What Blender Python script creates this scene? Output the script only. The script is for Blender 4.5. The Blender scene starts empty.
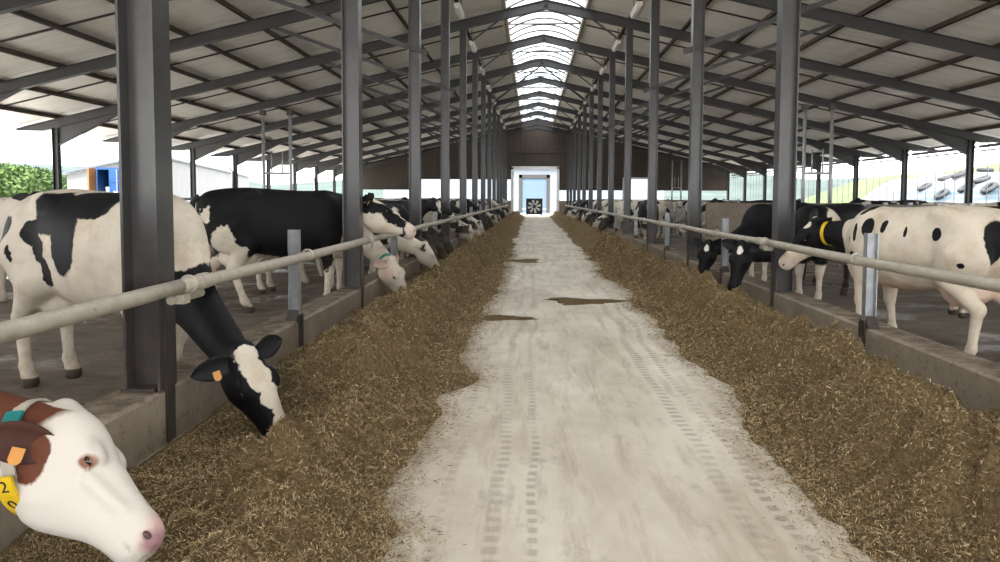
import bpy, math, random
import numpy as np
from mathutils import Vector, Matrix
random.seed(7); np.random.seed(7)
sc = bpy.context.scene
col = sc.collection

# ------------------------------------------------------------------ camera
CAM_H = 1.5; F = 720.0; PITCH, YAW, ROLL, PPY = .056, .044, .004, 239.35
cd = bpy.data.cameras.new('camera'); cam = bpy.data.objects.new('camera', cd); col.objects.link(cam)
cd.sensor_width = 36.0; cd.lens = 36.0 * F / 1000; cd.shift_y = -(281 - PPY) / 1000; cd.clip_end = 2000; cd.clip_start = .05
cam.matrix_world = Matrix.Translation((0, 0, CAM_H)) @ Matrix.Rotation(YAW, 4, 'Z') @ Matrix.Rotation(math.pi/2 - PITCH, 4, 'X') @ Matrix.Rotation(ROLL, 4, 'Z')
sc.camera = cam
# ------------------------------------------------------------------ world, exposure
w = bpy.data.worlds.new('overcast_sky'); sc.world = w; w.use_nodes = True
bg = w.node_tree.nodes['Background']; bg.inputs['Color'].default_value = (.96, .98, 1.0, 1); bg.inputs['Strength'].default_value = 1.0
sun = bpy.data.lights.new('hazy_sun', 'SUN'); sun.energy = 3.0; sun.angle = math.radians(35); sun.color = (1, .96, .9)
so = bpy.data.objects.new('hazy_sun', sun); col.objects.link(so); so.rotation_euler = (math.radians(38), math.radians(-14), math.radians(0))
sc.view_settings.view_transform = 'Standard'; sc.view_settings.look = 'None'
sc.view_settings.exposure = 2.45; sc.view_settings.gamma = 1.0; sc.view_settings.use_curve_mapping = False
sc.cycles.max_bounces = 8; sc.cycles.diffuse_bounces = 5; sc.cycles.use_denoising = True

# ------------------------------------------------------------------ dimensions
XC = .42; XL, XR = -2.21, 3.07; XEL, XER = XC - 16.8, XC + 16.8
Y0, S, NF = 4.25, 5.0, 13; YEND = Y0 + S * 12
ZRIDGE, SLOPE = 8.08, .232
CURB = .337; RAILZ = .962; FLOORZ = .03
YFRONT = -13.3  # roof carried on unseen behind the camera to cut light from there

def pix(px, py, Y):
    """world point on the pixel's ray at depth Y"""
    d = cam.matrix_world.to_3x3() @ Vector(((px - 500) / F, -(py - PPY) / F, -1))
    return Vector((0, 0, CAM_H)) + d * (Y / d.y)

# ------------------------------------------------------------------ materials
MATS = {}
class NT:
    def __init__(s, name):
        s.m = bpy.data.materials.new(name); s.m.use_nodes = True; s.t = s.m.node_tree
        s.b = s.t.nodes['Principled BSDF']
    def n(s, typ, **k):
        nd = s.t.nodes.new(typ)
        for a, v in k.items(): setattr(nd, a, v)
        return nd
    def l(s, a, b): s.t.links.new(a, b)
    def inp(s, nd, i, v):
        if hasattr(v, 'is_output'): s.l(v, nd.inputs[i])
        else: nd.inputs[i].default_value = v
    def math(s, op, a, b=0.0):
        nd = s.n('ShaderNodeMath', operation=op); s.inp(nd, 0, a); s.inp(nd, 1, b); return nd.outputs[0]
    def vm(s, op, a, b=(0, 0, 0), out=0):
        nd = s.n('ShaderNodeVectorMath', operation=op); s.inp(nd, 0, a); s.inp(nd, 1, b); return nd.outputs[out]
    def noise(s, vec, scale, detail=4, rough=.6, out=0):
        nd = s.n('ShaderNodeTexNoise'); s.inp(nd, 'Vector', vec); nd.inputs['Scale'].default_value = scale
        nd.inputs['Detail'].default_value = detail; nd.inputs['Roughness'].default_value = rough; return nd.outputs[out]
    def ramp(s, f, stops):
        nd = s.n('ShaderNodeValToRGB'); s.inp(nd, 0, f); e = nd.color_ramp.elements
        while len(e) < len(stops): e.new(.5)
        for q, (p, c) in zip(e, stops): q.position = p; q.color = (*c, 1) if len(c) == 3 else c
        return nd.outputs[0]
    def rng(s, f, a, b, c=0.0, d=1.0):
        nd = s.n('ShaderNodeMapRange'); s.inp(nd, 0, f); nd.inputs[1].default_value = a; nd.inputs[2].default_value = b
        nd.inputs[3].default_value = c; nd.inputs[4].default_value = d; return nd.outputs[0]
    def mix(s, f, a, b):
        nd = s.n('ShaderNodeMix', data_type='RGBA'); s.inp(nd, 0, f)
        s.inp(nd, 6, a if hasattr(a, 'is_output') else (*a, 1)); s.inp(nd, 7, b if hasattr(b, 'is_output') else (*b, 1)); return nd.outputs[2]
    def obj(s): return s.n('ShaderNodeTexCoord').outputs['Object']
    def pos(s): return s.n('ShaderNodeNewGeometry').outputs['Position']
    def scale(s, v, x): return s.vm('MULTIPLY', v, x)
    def bump(s, h, strength=.3, dist=.02):
        nd = s.n('ShaderNodeBump'); s.inp(nd, 'Height', h); nd.inputs['Strength'].default_value = strength; nd.inputs['Distance'].default_value = dist
        s.l(nd.outputs[0], s.b.inputs['Normal'])
    def base(s, c, rough=.6, metal=0.0, spec=.4):
        s.inp(s.b, 'Base Color', c if hasattr(c, 'is_output') else (*c, 1)); s.inp(s.b, 'Roughness', rough); s.b.inputs['Metallic'].default_value = metal
        s.b.inputs['Specular IOR Level'].default_value = spec
        return s.m

def plain(name, c, rough=.6, metal=0.0, var=.15, scale=6, spec=.4, bump=0.0):
    if name in MATS: return MATS[name]
    t = NT(name); p = t.pos(); f = t.noise(p, scale, 5, .65)
    c0 = tuple(x * (1 - var) for x in c); c1 = tuple(min(1, x * (1 + var)) for x in c)
    t.base(t.mix(t.rng(f, .3, .7), c0, c1), rough, metal, spec)
    if bump: t.bump(t.noise(p, scale * 6, 4), bump, .01)
    MATS[name] = t.m; return t.m

def steel_mat():
    t = NT('painted_steel'); p = t.pos(); f = t.noise(p, 3, 6, .7); g = t.noise(p, 30, 3, .6)
    c = t.mix(t.rng(f, .35, .7), (.036, .034, .034), (.06, .057, .056))
    c = t.mix(t.rng(g, .68, .76, 0, .6), c, (.2, .19, .18))            # chips and splashes
    z = t.n('ShaderNodeSeparateXYZ'); t.l(p, z.inputs[0])
    r = t.math('MULTIPLY', t.rng(z.outputs[2], 1.3, .3), t.rng(t.noise(p, 9, 4), .42, .62))
    c = t.mix(t.math('MULTIPLY', r, .6), c, (.1, .07, .052))                            # rust and dung near the foot
    return t.base(c, .3, 0, .55)
STEEL = steel_mat()
DARK = plain('dark_steel', (.035, .033, .032), .55, var=.2)
PURL = plain('purlin_steel', (.075, .06, .046), .6, var=.25, scale=2)
GALV = plain('galvanised_steel', (.33, .34, .35), .42, .55, .2, 8)
def rail_mat():
    t = NT('worn_rail'); p = t.pos(); f = t.noise(p, 5, 6, .7); g = t.noise(p, 22, 4, .7)
    c = t.mix(t.rng(f, .35, .65), (.36, .32, .26), (.5, .455, .38)); c = t.mix(t.rng(g, .6, .72), c, (.2, .15, .1))
    return t.base(c, .45, .1)
RAIL = rail_mat()
def concrete_mat(name, a, b, dirt):
    t = NT(name); p = t.pos(); f = t.noise(p, 2.2, 7, .7); g = t.noise(p, 14, 5, .7)
    c = t.mix(t.rng(f, .3, .7), a, b); c = t.mix(t.rng(g, .55, .72, 0, .8), c, dirt)
    gz = t.n('ShaderNodeSeparateXYZ'); t.l(t.n('ShaderNodeNewGeometry').outputs['Normal'], gz.inputs[0])
    c = t.mix(t.math('MULTIPLY', t.rng(gz.outputs[2], .6, .9), t.rng(t.noise(p, 6, 6, .7), .38, .6, 0, .75)), c, tuple(x * .8 for x in dirt))
    t.bump(g, .4, .015); return t.base(c, .85, 0, .2)
CURBM = concrete_mat('curb_concrete', (.25, .2, .155), (.38, .32, .255), (.12, .088, .06))
WALLC = concrete_mat('stall_concrete', (.2, .16, .125), (.28, .23, .185), (.1, .08, .06))

def road_mat():
    t = NT('feed_road_concrete'); p = t.pos(); sx = t.n('ShaderNodeSeparateXYZ'); t.l(p, sx.inputs[0]); x, y = sx.outputs[0], sx.outputs[1]
    f = t.noise(t.scale(p, (1, .45, 1)), 1.1, 7, .65); g = t.noise(p, 18, 5, .7); h = t.noise(t.scale(p, (3, .35, 1)), 2.2, 6, .7)
    c = t.mix(t.rng(f, .32, .68), (.5, .435, .345), (.78, .72, .625))
    c = t.mix(t.rng(h, .5, .66, 0, .65), c, (.4, .33, .245))
    c = t.mix(t.rng(t.noise(t.scale(p, (1, .6, 1)), 3.2, 7, .75), .56, .7, 0, .6), c, (.27, .25, .225))
    # tyre tread rows
    wv = t.n('ShaderNodeTexWave', wave_type='BANDS', bands_direction='Y'); t.inp(wv, 'Vector', p); wv.inputs['Scale'].default_value = 3.2; wv.inputs['Distortion'].default_value = 2.5; wv.inputs['Detail'].default_value = 2
    xd = t.math('ADD', x, t.math('MULTIPLY', t.math('SUBTRACT', t.noise(t.scale(p, (0, .25, 0)), 1.0, 2), .5), .5))
    tread = None
    for x0, hw in ((-.16, .045), (.02, .03), (-.42, .03), (1.02, .05), (1.2, .035)):
        m = t.rng(t.math('ABSOLUTE', t.math('SUBTRACT', xd, x0)), hw, hw * .5)
        tread = m if tread is None else t.math('MAXIMUM', tread, m)
    tread = t.math('MULTIPLY', tread, t.math('MULTIPLY', t.rng(wv.outputs[1], .25, .6), t.rng(t.noise(t.scale(p, (1, .3, 1)), 1.5, 3), .35, .6)))
    c = t.mix(t.math('MULTIPLY', tread, .6), c, (.27, .235, .19))
    # feed dust towards the heaps
    d = t.math('MAXIMUM', t.rng(x, -.25, -1.0), t.rng(x, 1.1, 1.9))
    c = t.mix(t.math('MULTIPLY', d, t.rng(t.noise(p, 7, 6, .75), .4, .62, 0, .75)), c, (.2, .145, .075))
    t.bump(t.math('ADD', t.math('MULTIPLY', g, .6), t.math('MULTIPLY', tread, -.4)), .25, .012)
    return t.base(c, .75, 0, .3)
ROAD = road_mat()
def slurry_mat():
    t = NT('wet_alley_floor'); p = t.pos(); f = t.noise(t.scale(p, (1, 2.5, 1)), 1.8, 6, .7); g = t.noise(t.scale(p, (1, 3, 1)), 7, 5, .7)
    c = t.mix(t.rng(f, .35, .65), (.085, .066, .05), (.17, .137, .105))
    r = t.rng(t.noise(p, .9, 3), .36, .5, .16, .85)
    t.bump(g, .5, .03); t.base(c, .5, 0, .5); t.l(r, t.b.inputs['Roughness']); return t.m
SLURRY = slurry_mat()
def panel_mat():
    t = NT('fibre_cement_panel'); p = t.pos(); sx = t.n('ShaderNodeSeparateXYZ'); t.l(p, sx.inputs[0])
    f = t.noise(t.scale(p, (.5, 2.6, .5)), 1.4, 5, .6); g = t.noise(p, .8, 3)
    c = t.mix(t.rng(f, .3, .7), (.7, .675, .62), (.84, .82, .77)); c = t.mix(t.rng(g, .55, .75, 0, .6), c, (.7, .655, .56))
    wv = t.n('ShaderNodeTexWave', wave_type='BANDS', bands_direction='Y'); t.inp(wv, 'Vector', p); wv.inputs['Scale'].default_value = 1.8
    t.bump(wv.outputs[1], .35, .03); return t.base(c, .55, 0, .35)
PANEL = panel_mat()
def sky_sheet():
    t = NT('skylight_polycarbonate'); tr = t.n('ShaderNodeBsdfTranslucent'); tr.inputs[0].default_value = (.36, .38, .4, 1)
    tp = t.n('ShaderNodeBsdfTransparent'); tp.inputs[0].default_value = (.36, .38, .4, 1); mx = t.n('ShaderNodeMixShader'); mx.inputs[0].default_value = .2
    t.l(tr.outputs[0], mx.inputs[1]); t.l(tp.outputs[0], mx.inputs[2]); t.l(mx.outputs[0], t.t.nodes['Material Output'].inputs[0]); return t.m
SKYL = sky_sheet()
def clad_mat(name, a, b, sc_=2.2, axis='X'):
    t = NT(name); p = t.pos(); wv = t.n('ShaderNodeTexWave', wave_type='BANDS', bands_direction=axis); t.inp(wv, 'Vector', p); wv.inputs['Scale'].default_value = sc_
    f = t.noise(p, .7, 4); c = t.mix(t.rng(f, .3, .7), a, b)
    t.bump(t.rng(wv.outputs[1], .3, .7), .8, .05); return t.base(c, .6, 0, .3)
CLAD = clad_mat('brown_cladding', (.05, .038, .029), (.07, .054, .042))
SHEDW = clad_mat('pale_shed_sheet', (.15, .155, .16), (.18, .183, .187), 1.3)
def feed_mat():
    t = NT('silage_feed'); p = t.pos(); f = t.noise(p, 3, 6, .7); g = t.noise(p, 45, 5, .8); h = t.noise(p, 130, 3, .8)
    c = t.ramp(g, [(.25, (.06, .038, .019)), (.5, (.22, .154, .077)), (.75, (.46, .345, .195))])
    c = t.mix(t.rng(f, .35, .65, 0, .5), c, (.19, .132, .06)); c = t.mix(t.rng(h, .6, .75, 0, .7), c, (.42, .34, .2))
    t.bump(t.math('ADD', g, h), .9, .03); return t.base(c, .9, 0, .15)
FEED = feed_mat()
def fibre_mat():
    t = NT('chopped_straw'); r = t.n('ShaderNodeNewGeometry').outputs['Random Per Island']
    c = t.ramp(r, [(0, (.06, .038, .018)), (.35, (.2, .138, .068)), (.75, (.4, .295, .155)), (1, (.64, .51, .31))])
    return t.base(c, .8, 0, .2)
FIBRE = fibre_mat()
WHITE = plain('white_paint', (.72, .73, .74), .5, var=.06)
BLACKP = plain('black_plastic', (.02, .02, .022), .5)
LAMP = plain('lamp_housing', (.62, .6, .54), .4, var=.05)

# ------------------------------------------------------------------ mesh helpers
class MB:
    def __init__(s): s.v, s.f = [], []
    def add(s, vs, fs):
        o = len(s.v); s.v += [tuple(v) for v in vs]; s.f += [tuple(i + o for i in f) for f in fs]; return s
    def box(s, x0, x1, y0, y1, z0, z1):
        return s.add([(x, y, z) for z in (z0, z1) for y in (y0, y1) for x in (x0, x1)],
                     [(0, 2, 3, 1), (4, 5, 7, 6), (0, 1, 5, 4), (2, 6, 7, 3), (0, 4, 6, 2), (1, 3, 7, 5)])
    def bar(s, a, b, wd, ht, up=(0, 0, 1)):
        """box from a to b, wd across, ht along 'up'"""
        a, b, up = Vector(a), Vector(b), Vector(up); d = (b - a).normalized(); sd = d.cross(up).normalized(); u = sd.cross(d)
        p = [q + sd * (i * wd / 2) + u * (j * ht / 2) for q in (a, b) for j in (-1, 1) for i in (-1, 1)]
        return s.add(p, [(0, 1, 3, 2), (4, 6, 7, 5), (0, 4, 5, 1), (2, 3, 7, 6), (0, 2, 6, 4), (1, 5, 7, 3)])
    def tube(s, pts, r, n=10, cap=True):
        pts = [Vector(p) for p in pts]; rs = r if isinstance(r, (list, tuple)) else [r] * len(pts); vs, fs = [], []
        ref = None
        for i, p in enumerate(pts):
            d = (pts[min(i + 1, len(pts) - 1)] - pts[max(i - 1, 0)]).normalized()
            if ref is None: ref = Vector((0, 0, 1)) if abs(d.z) < .9 else Vector((1, 0, 0))
            a = d.cross(ref).normalized(); b = a.cross(d); ref = b
            vs += [p + (a * math.cos(k * 2 * math.pi / n) + b * math.sin(k * 2 * math.pi / n)) * rs[i] for k in range(n)]
        for i in range(len(pts) - 1):
            for k in range(n): fs.append((i * n + k, i * n + (k + 1) % n, (i + 1) * n + (k + 1) % n, (i + 1) * n + k))
        if cap: fs += [tuple(range(n))[::-1], tuple(range((len(pts) - 1) * n, len(pts) * n))]
        return s.add(vs, fs)
    def torus(s, c, R, r, M=None, n=20, m=8):
        vs, fs = [], []
        for i in range(n):
            a = i * 2 * math.pi / n
            for j in range(m):
                b = j * 2 * math.pi / m; v = Vector(((R + r * math.cos(b)) * math.cos(a), (R + r * math.cos(b)) * math.sin(a), r * math.sin(b)))
                vs.append((M @ v if M else v) + Vector(c))
                fs.append((i * m + j, ((i + 1) % n) * m + j, ((i + 1) % n) * m + (j + 1) % m, i * m + (j + 1) % m))
        return s.add(vs, fs)
    def prism(s, poly, y0, y1, axis='Y'):
        n = len(poly); mk = (lambda a, b, h: (a, h, b)) if axis == 'Y' else (lambda a, b, h: (h, a, b))
        return s.add([mk(a, b, y0) for a, b in poly] + [mk(a, b, y1) for a, b in poly],
                     [tuple(range(n))[::-1], tuple(range(n, 2 * n))] + [(i, (i + 1) % n, n + (i + 1) % n, n + i) for i in range(n)])
    def mesh(s, name, mat, smooth=False):
        me = bpy.data.meshes.new(name); me.from_pydata(s.v, [], s.f); me.materials.append(mat)
        if smooth: me.polygons.foreach_set('use_smooth', [True] * len(me.polygons))
        me.update(); return me

def link(name, data, parent=None, loc=None, rot=None):
    o = bpy.data.objects.new(name, data); col.objects.link(o)
    if parent: o.parent = parent
    if loc: o.location = loc
    if rot: o.rotation_euler = rot
    return o
def obj(name, mb, mat, parent=None, loc=None, rot=None, smooth=False): return link(name, mb.mesh(name, mat, smooth), parent, loc, rot)
def tag(o, label, cat, group=None, kind=None):
    if label: o['label'] = label
    if cat: o['category'] = cat
    if group: o['group'] = group
    if kind: o['kind'] = kind
    return o
def thing(name, loc, label, cat, group=None, rot=None, kind=None):
    o = link(name, None, None, loc, rot); o.empty_display_size = .2; return tag(o, label, cat, group, kind)
def copy_tree(o, parent=None):
    c = o.copy(); col.objects.link(c); c.parent = parent
    for ch in o.children: copy_tree(ch, c)
    return c
ORD = ['first', 'second', 'third', 'fourth', 'fifth', 'sixth', 'seventh', 'eighth', 'ninth', 'tenth', 'eleventh', 'twelfth', 'thirteenth', 'fourteenth', 'fifteenth',
       'sixteenth', 'seventeenth', 'eighteenth', 'nineteenth', 'twentieth'] + ['twenty-' + q for q in ('first', 'second', 'third', 'fourth', 'fifth', 'sixth', 'seventh', 'eighth', 'ninth')] + ['thirtieth'] + ['thirty-' + q for q in ('first', 'second', 'third', 'fourth', 'fifth', 'sixth')]

# numpy value noise
def vnoise(x, y, seed=0):
    xi, yi = np.floor(x).astype(np.int64), np.floor(y).astype(np.int64); fx, fy = x - xi, y - yi
    def h(a, b):
        n = (a * 374761393 + b * 668265263 + seed * 1442695041) & 0x7fffffff; n = ((n ^ (n >> 13)) * 1274126177) & 0x7fffffff; return ((n ^ (n >> 16)) & 0xffff) / 65535.0
    u, v = fx * fx * (3 - 2 * fx), fy * fy * (3 - 2 * fy)
    return (h(xi, yi) * (1 - u) + h(xi + 1, yi) * u) * (1 - v) + (h(xi, yi + 1) * (1 - u) + h(xi + 1, yi + 1) * u) * v
def fbm(x, y, oct=4, seed=0):
    r, a = 0, .5
    for i in range(oct): r = r + a * vnoise(x * 2 ** i, y * 2 ** i, seed + i); a *= .55
    return r / 1.0
roofz = lambda d: ZRIDGE - SLOPE * abs(d)

# ================================================================== the setting
tag(obj('floor', MB().box(XL, XR, YFRONT, YEND + 14, -.3, 0), ROAD), 'pale concrete feed road down the middle with tyre tracks', 'floor', kind='structure')
tag(obj('floor_left', MB().box(XEL - 1.4, XL, YFRONT, YEND, -.3, FLOORZ), SLURRY), 'wet dark alley floor behind the left kerb', 'floor', kind='structure')
tag(obj('floor_right', MB().box(XR, XER + 1.4, YFRONT, YEND, -.3, FLOORZ), SLURRY), 'wet dark alley floor behind the right kerb', 'floor', kind='structure')
GRASS = plain('meadow_grass', (.07, .11, .035), .9, var=.35, scale=.3)
YARD = plain('yard_gravel', (.62, .6, .56), .9, var=.2, scale=1.5)
g = MB().box(-400, 400, -60, 500, -.6, -.31)
tag(obj('ground', g, YARD), 'pale gravel yard around the barn', 'ground', kind='structure')

def kerb(side):
    x0, x1 = (XL - .3, XL) if side == 'left' else (XR, XR + .3)
    t = thing('concrete_kerb', ((x0 + x1) / 2, 0, 0), f'long low concrete kerb along the {side} feed heap, under the pipe rail', 'kerb')
    ys = [Y0 - 10 + 2.5 * i for i in range(29)]
    for i, (a, b) in enumerate(zip(ys[:-1], ys[1:])):
        m = MB(); hx = .15; c = .02; g = .008; rr = random.Random(i + (side == 'left') * 50); tz = CURB + rr.uniform(-.006, .006)
        m.prism([(-hx, -.02), (hx, -.02), (hx, tz - c), (hx - c, tz), (-hx + c, tz), (-hx, tz - c)], a + g, min(b, YEND) - g)
        obj('kerb_block', m, CURBM, t)
    return t
kerb('left'); kerb('right')

# ---------------------------------------------------------------- roof
for side, s in (('left', -1), ('right', 1)):
    dn = Vector((s, 0, -SLOPE)).normalized(); nrm = Vector((SLOPE * s, 0, 1)).normalized()
    Z1 = .125                                               # purlin depth
    P = lambda d, up: Vector((XC + s * d, 0, roofz(d))) + nrm * up
    a, b = P(1.4, Z1 + .05), P(18.3, Z1 + .05); ya, yb = YFRONT, YEND + .4
    top = MB().add([(p.x, y, p.z + e) for e in (0, .04) for y in (ya, yb) for p in (a, b)], [(0, 1, 3, 2), (4, 6, 7, 5), (0, 4, 5, 1), (2, 3, 7, 6), (0, 2, 6, 4), (1, 5, 7, 3)])
    ceil = tag(obj('ceiling_' + side, top, DARK), f'{side} roof slope lined with pale fibre cement panels', 'roof', kind='structure')
    ds = [1.4, 2.75, 4.5, 6.25, 8.0, 9.75, 11.5, 13.25, 15.0, 16.75, 18.25]
    ycol = [Y0 - 5 + 2.5 * i for i in range(27)]; ycol = [y for y in ycol if y < YEND + .1]
    cache = {}
    for j in range(len(ds) - 1):
        for i in range(len(ycol) - 1):
            L = round(ycol[i + 1] - ycol[i], 3); key = (j, L)
            if key not in cache:
                m = MB(); g = .03; p0, p1 = P(ds[j] + g, 0), P(ds[j + 1] - g, 0); o = P(ds[j], 0)
                vs = []
                for e in (Z1, Z1 + .03):
                    for y in (g, L - g):
                        for p in (p0, p1): q = p + nrm * e - o; vs.append((q.x, y, q.z))
                m.add(vs, [(0, 1, 3, 2), (4, 6, 7, 5), (0, 4, 5, 1), (2, 3, 7, 6), (0, 2, 6, 4), (1, 5, 7, 3)])
                cache[key] = m.mesh('roof_panel', PANEL)
            o = P(ds[j], 0); link('roof_panel', cache[key], ceil, (o.x, ycol[i], o.z))
    a, b = P(1.5, Z1), P(18.25, Z1); obj('unseen_shade_panels', MB().add([(a.x, YFRONT, a.z), (b.x, YFRONT, b.z), (b.x, Y0 - 5, b.z), (a.x, Y0 - 5, a.z)], [(0, 1, 2, 3)]), PANEL, ceil)['kind'] = 'stuff'  # unseen roof lining behind the camera, extended to darken the column webs
    # thin seam bars in the middle of every bay
    for k in range(-1, 12):
        y = Y0 + S * k + 2.5; m = MB().bar(P(1.5, Z1 - .02), P(18.2, Z1 - .02), .055, .04, nrm); obj('seam_bar', m, DARK, ceil, (0, y, 0))
    # purlins
    for i, d in enumerate([16.75, 15.0, 13.25, 11.5, 9.75, 8.0, 6.25, 4.5, 2.75]):
        p = P(d, Z1 / 2); m = MB().box(-.03, .03, YFRONT, YEND + .3, -Z1 / 2, Z1 / 2).box(-.03, .05, YFRONT, YEND + .3, -Z1 / 2, -Z1 / 2 + .012)
        tag(obj('roof_purlin', m, PURL, None, (p.x, 0, p.z)), f'long roof purlin on the {side} slope, {ORD[i]} up from the eave', 'purlin', 'roof purlins')

# ---------------------------------------------------------------- ridge skylight
zs = roofz(1.32) + .22
sky = thing('ridge_skylight', (XC, 0, zs), 'arched translucent skylight running along the ridge', 'skylight')
arc = [(-1.32 + 2.64 * i / 12, .42 * (1 - ((i - 6) / 6) ** 2)) for i in range(13)]
m = MB(); 
vs = [(x, y, z) for y in (.02, .98) for x, z in arc]; m.add(vs, [(i, i + 1, i + 14, i + 13) for i in range(12)])
sheet = m.mesh('skylight_sheet', SKYL, True)
rib = MB().tube([(x, 0, z - .02) for x, z in arc], .04, 6).mesh('rib', plain('skylight_rib', (.12, .125, .13), .5), True)
y = YFRONT + .2
while y < YEND - .2:
    link('skylight_sheet', sheet, sky, (0, y, 0)); link('rib', rib, sky, (0, y, 0)); y += 1.0
BEIGE = plain('ridge_upstand', (.42, .38, .31), .6, var=.12, scale=2)
for s in (-1, 1):
    obj('upstand', MB().box(s * 1.36 - .04, s * 1.36 + .04, YFRONT, YEND, -.2, .06), BEIGE, sky)
    obj('lining_strip', MB().bar((s * 1.5, YFRONT, -.09), (s * 1.5, YEND, -.09), .24, .02), BEIGE, sky)
for k in range(0, 12):
    obj('tie_bar', MB().bar((-1.5, Y0 + 2.5 + S * k, -.1), (1.5, Y0 + 2.5 + S * k, -.1), .05, .05), DARK, sky)

# ---------------------------------------------------------------- frames
ROCK = plain('rafter_paint', (.042, .041, .041), .5, var=.2, scale=2)
def make_rafter():
    t = link('roof_rafter', None)
    for s in (-1, 1):
        dn = Vector((s, 0, -SLOPE)).normalized(); nrm = Vector((SLOPE * s, 0, 1)).normalized()
        P = lambda d, up: Vector((s * d, 0, roofz(d))) + nrm * up
        D = .29
        m = MB().bar(P(0, -.01), P(18.25, -.01), .17, .018, nrm).bar(P(0, -D), P(17.3, -D), .17, .018, nrm).bar(P(0, -D / 2), P(17.3, -D / 2), .014, D, nrm).bar(P(17.3, -D), P(18.2, -.06), .17, .018, nrm).prism([(P(17.3, 0).x, P(17.3, 0).z), (P(17.3, -D).x, P(17.3, -D).z), (P(18.2, -.06).x, P(18.2, -.06).z), (P(18.2, 0).x, P(18.2, 0).z)], -.007, .007)
        obj('rafter_beam', m, ROCK, t)
        hp = [(s * 16.7, roofz(16.7) - D), (s * 14.3, roofz(14.3) - D), (s * 16.7, roofz(16.7) - D - .62)]
        m = MB().prism(hp, -.008, .008).bar((hp[1][0], 0, hp[1][1]), (hp[2][0], 0, hp[2][1]), .17, .018)
        obj('haunch', m, ROCK, t)
        m = MB().bar((s * 2.5, 0, 4.35), (s * 7.4, 0, roofz(7.4) - D), .09, .09)
        obj('knee_brace', m, ROCK, t)
        m = MB().bar((s * 2.45, 0, 6.75), (s * 1.55, 0, roofz(1.55) - D), .05, .05)
        obj('short_brace', m, ROCK, t)
    obj('apex_plate', MB().box(-.012, .012, -.09, .09, ZRIDGE - .42, ZRIDGE), ROCK, t)
    return t
raf = make_rafter()
for k in range(NF):
    o = raf if k == 0 else copy_tree(raf)
    o.location = (XC, Y0 + S * k, 0)
    tag(o, f'dark steel gable rafter pair across the barn roof, {ORD[k]} from the camera', 'rafter', 'gable rafters')

def make_column():
    t = link('steel_column', None); zt = roofz(2.7) - .3
    # local: aisle face at x=0, column goes to -x
    obj('flange', MB().box(-.018, 0, -.1, .1, CURB + .007, zt), STEEL, t)
    obj('flange', MB().box(-.22, -.204, -.1, .1, CURB + .004, zt - .05), STEEL, t)
    obj('web', MB().box(-.204, -.018, -.006, .006, CURB + .004, zt), STEEL, t)
    obj('base_plate', MB().box(-.235, -.03, -.12, .12, CURB + .004, CURB + .024), STEEL, t)
    obj('kerb_strip', MB().box(.002, .014, -.05, .05, .02, RAILZ - .05), STEEL, t)
    return t
colm = make_column()
first = True
for side, s in (('left', 1), ('right', -1)):
    for k in range(NF):
        if side == 'right' and k == 0: pass
        o = colm if first else copy_tree(colm); first = False
        o.location = (XL + .001 if s == 1 else XR - .001, Y0 + S * k, 0); o.rotation_euler = (0, 0, 0 if s == 1 else math.pi)
        tag(o, f'tall dark steel column on the {side} kerb, {ORD[k]} from the camera', 'column', 'inner steel columns')
epost = link('eave_post', None); zt = roofz(16.8) - .3
for a, b in ((-.1, -.085), (.085, .1)): obj('flange', MB().box(a, b, -.09, .09, FLOORZ, zt), ROCK, epost)
obj('web', MB().box(-.085, .085, -.006, .006, FLOORZ, zt), ROCK, epost)
obj('base_plate', MB().box(-.14, .14, -.13, .13, FLOORZ, FLOORZ + .02), ROCK, epost)
first = True
for side, x in (('left', XEL), ('right', XER)):
    for k in range(NF):
        o = epost if first else copy_tree(epost); first = False; o.location = (x, Y0 + S * k, 0)
        tag(o, f'short steel post under the {side} eave, {ORD[k]} from the camera', 'post', 'eave posts')
# ridge cross bracing and lamps
for a, b in ((6, 7), (7, 6)):
    pass
br = thing('wind_brace', (XC, Y0 + S * 6, 6), 'crossed steel rods bracing the ridge between two rafters halfway down', 'brace')
for s in (-1, 1):
    obj('rod', MB().tube([(0, 0, ZRIDGE - 6.3), (s * 2.4, S, 6.85 - 6)], .035, 6), DARK, br)
    obj('rod', MB().tube([(s * 2.4, 0, 5.6 - 6), (s * 2.4, S, 7 - 6)], .035, 6), DARK, br)
lampt = link('strip_lamp', None)
obj('housing', MB().box(-.09, .09, -.7, .7, 0, .09), LAMP, lampt)
obj('diffuser', MB().prism([(-.08, 0), (.08, 0), (.05, -.05), (-.05, -.05)], -.68, .68), plain('lamp_diffuser', (.75, .74, .68), .3, var=.04), lampt)
for yy in (-.5, .5): obj('hanger', MB().box(-.012, .012, yy - .012, yy + .012, .09, .55), DARK, lampt)
first = True
for side, s in (('left', -1), ('right', 1)):
    for k in range(2, 11):
        o = lampt if first else copy_tree(lampt); first = False
        o.location = (XC + s * 2.62, Y0 + S * k + 2.5, roofz(2.75) - .38)
        tag(o, f'pale strip lamp hung over the {side} column line, {ORD[k-2]} from the camera', 'lamp', 'strip lamps under the roof')

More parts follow.
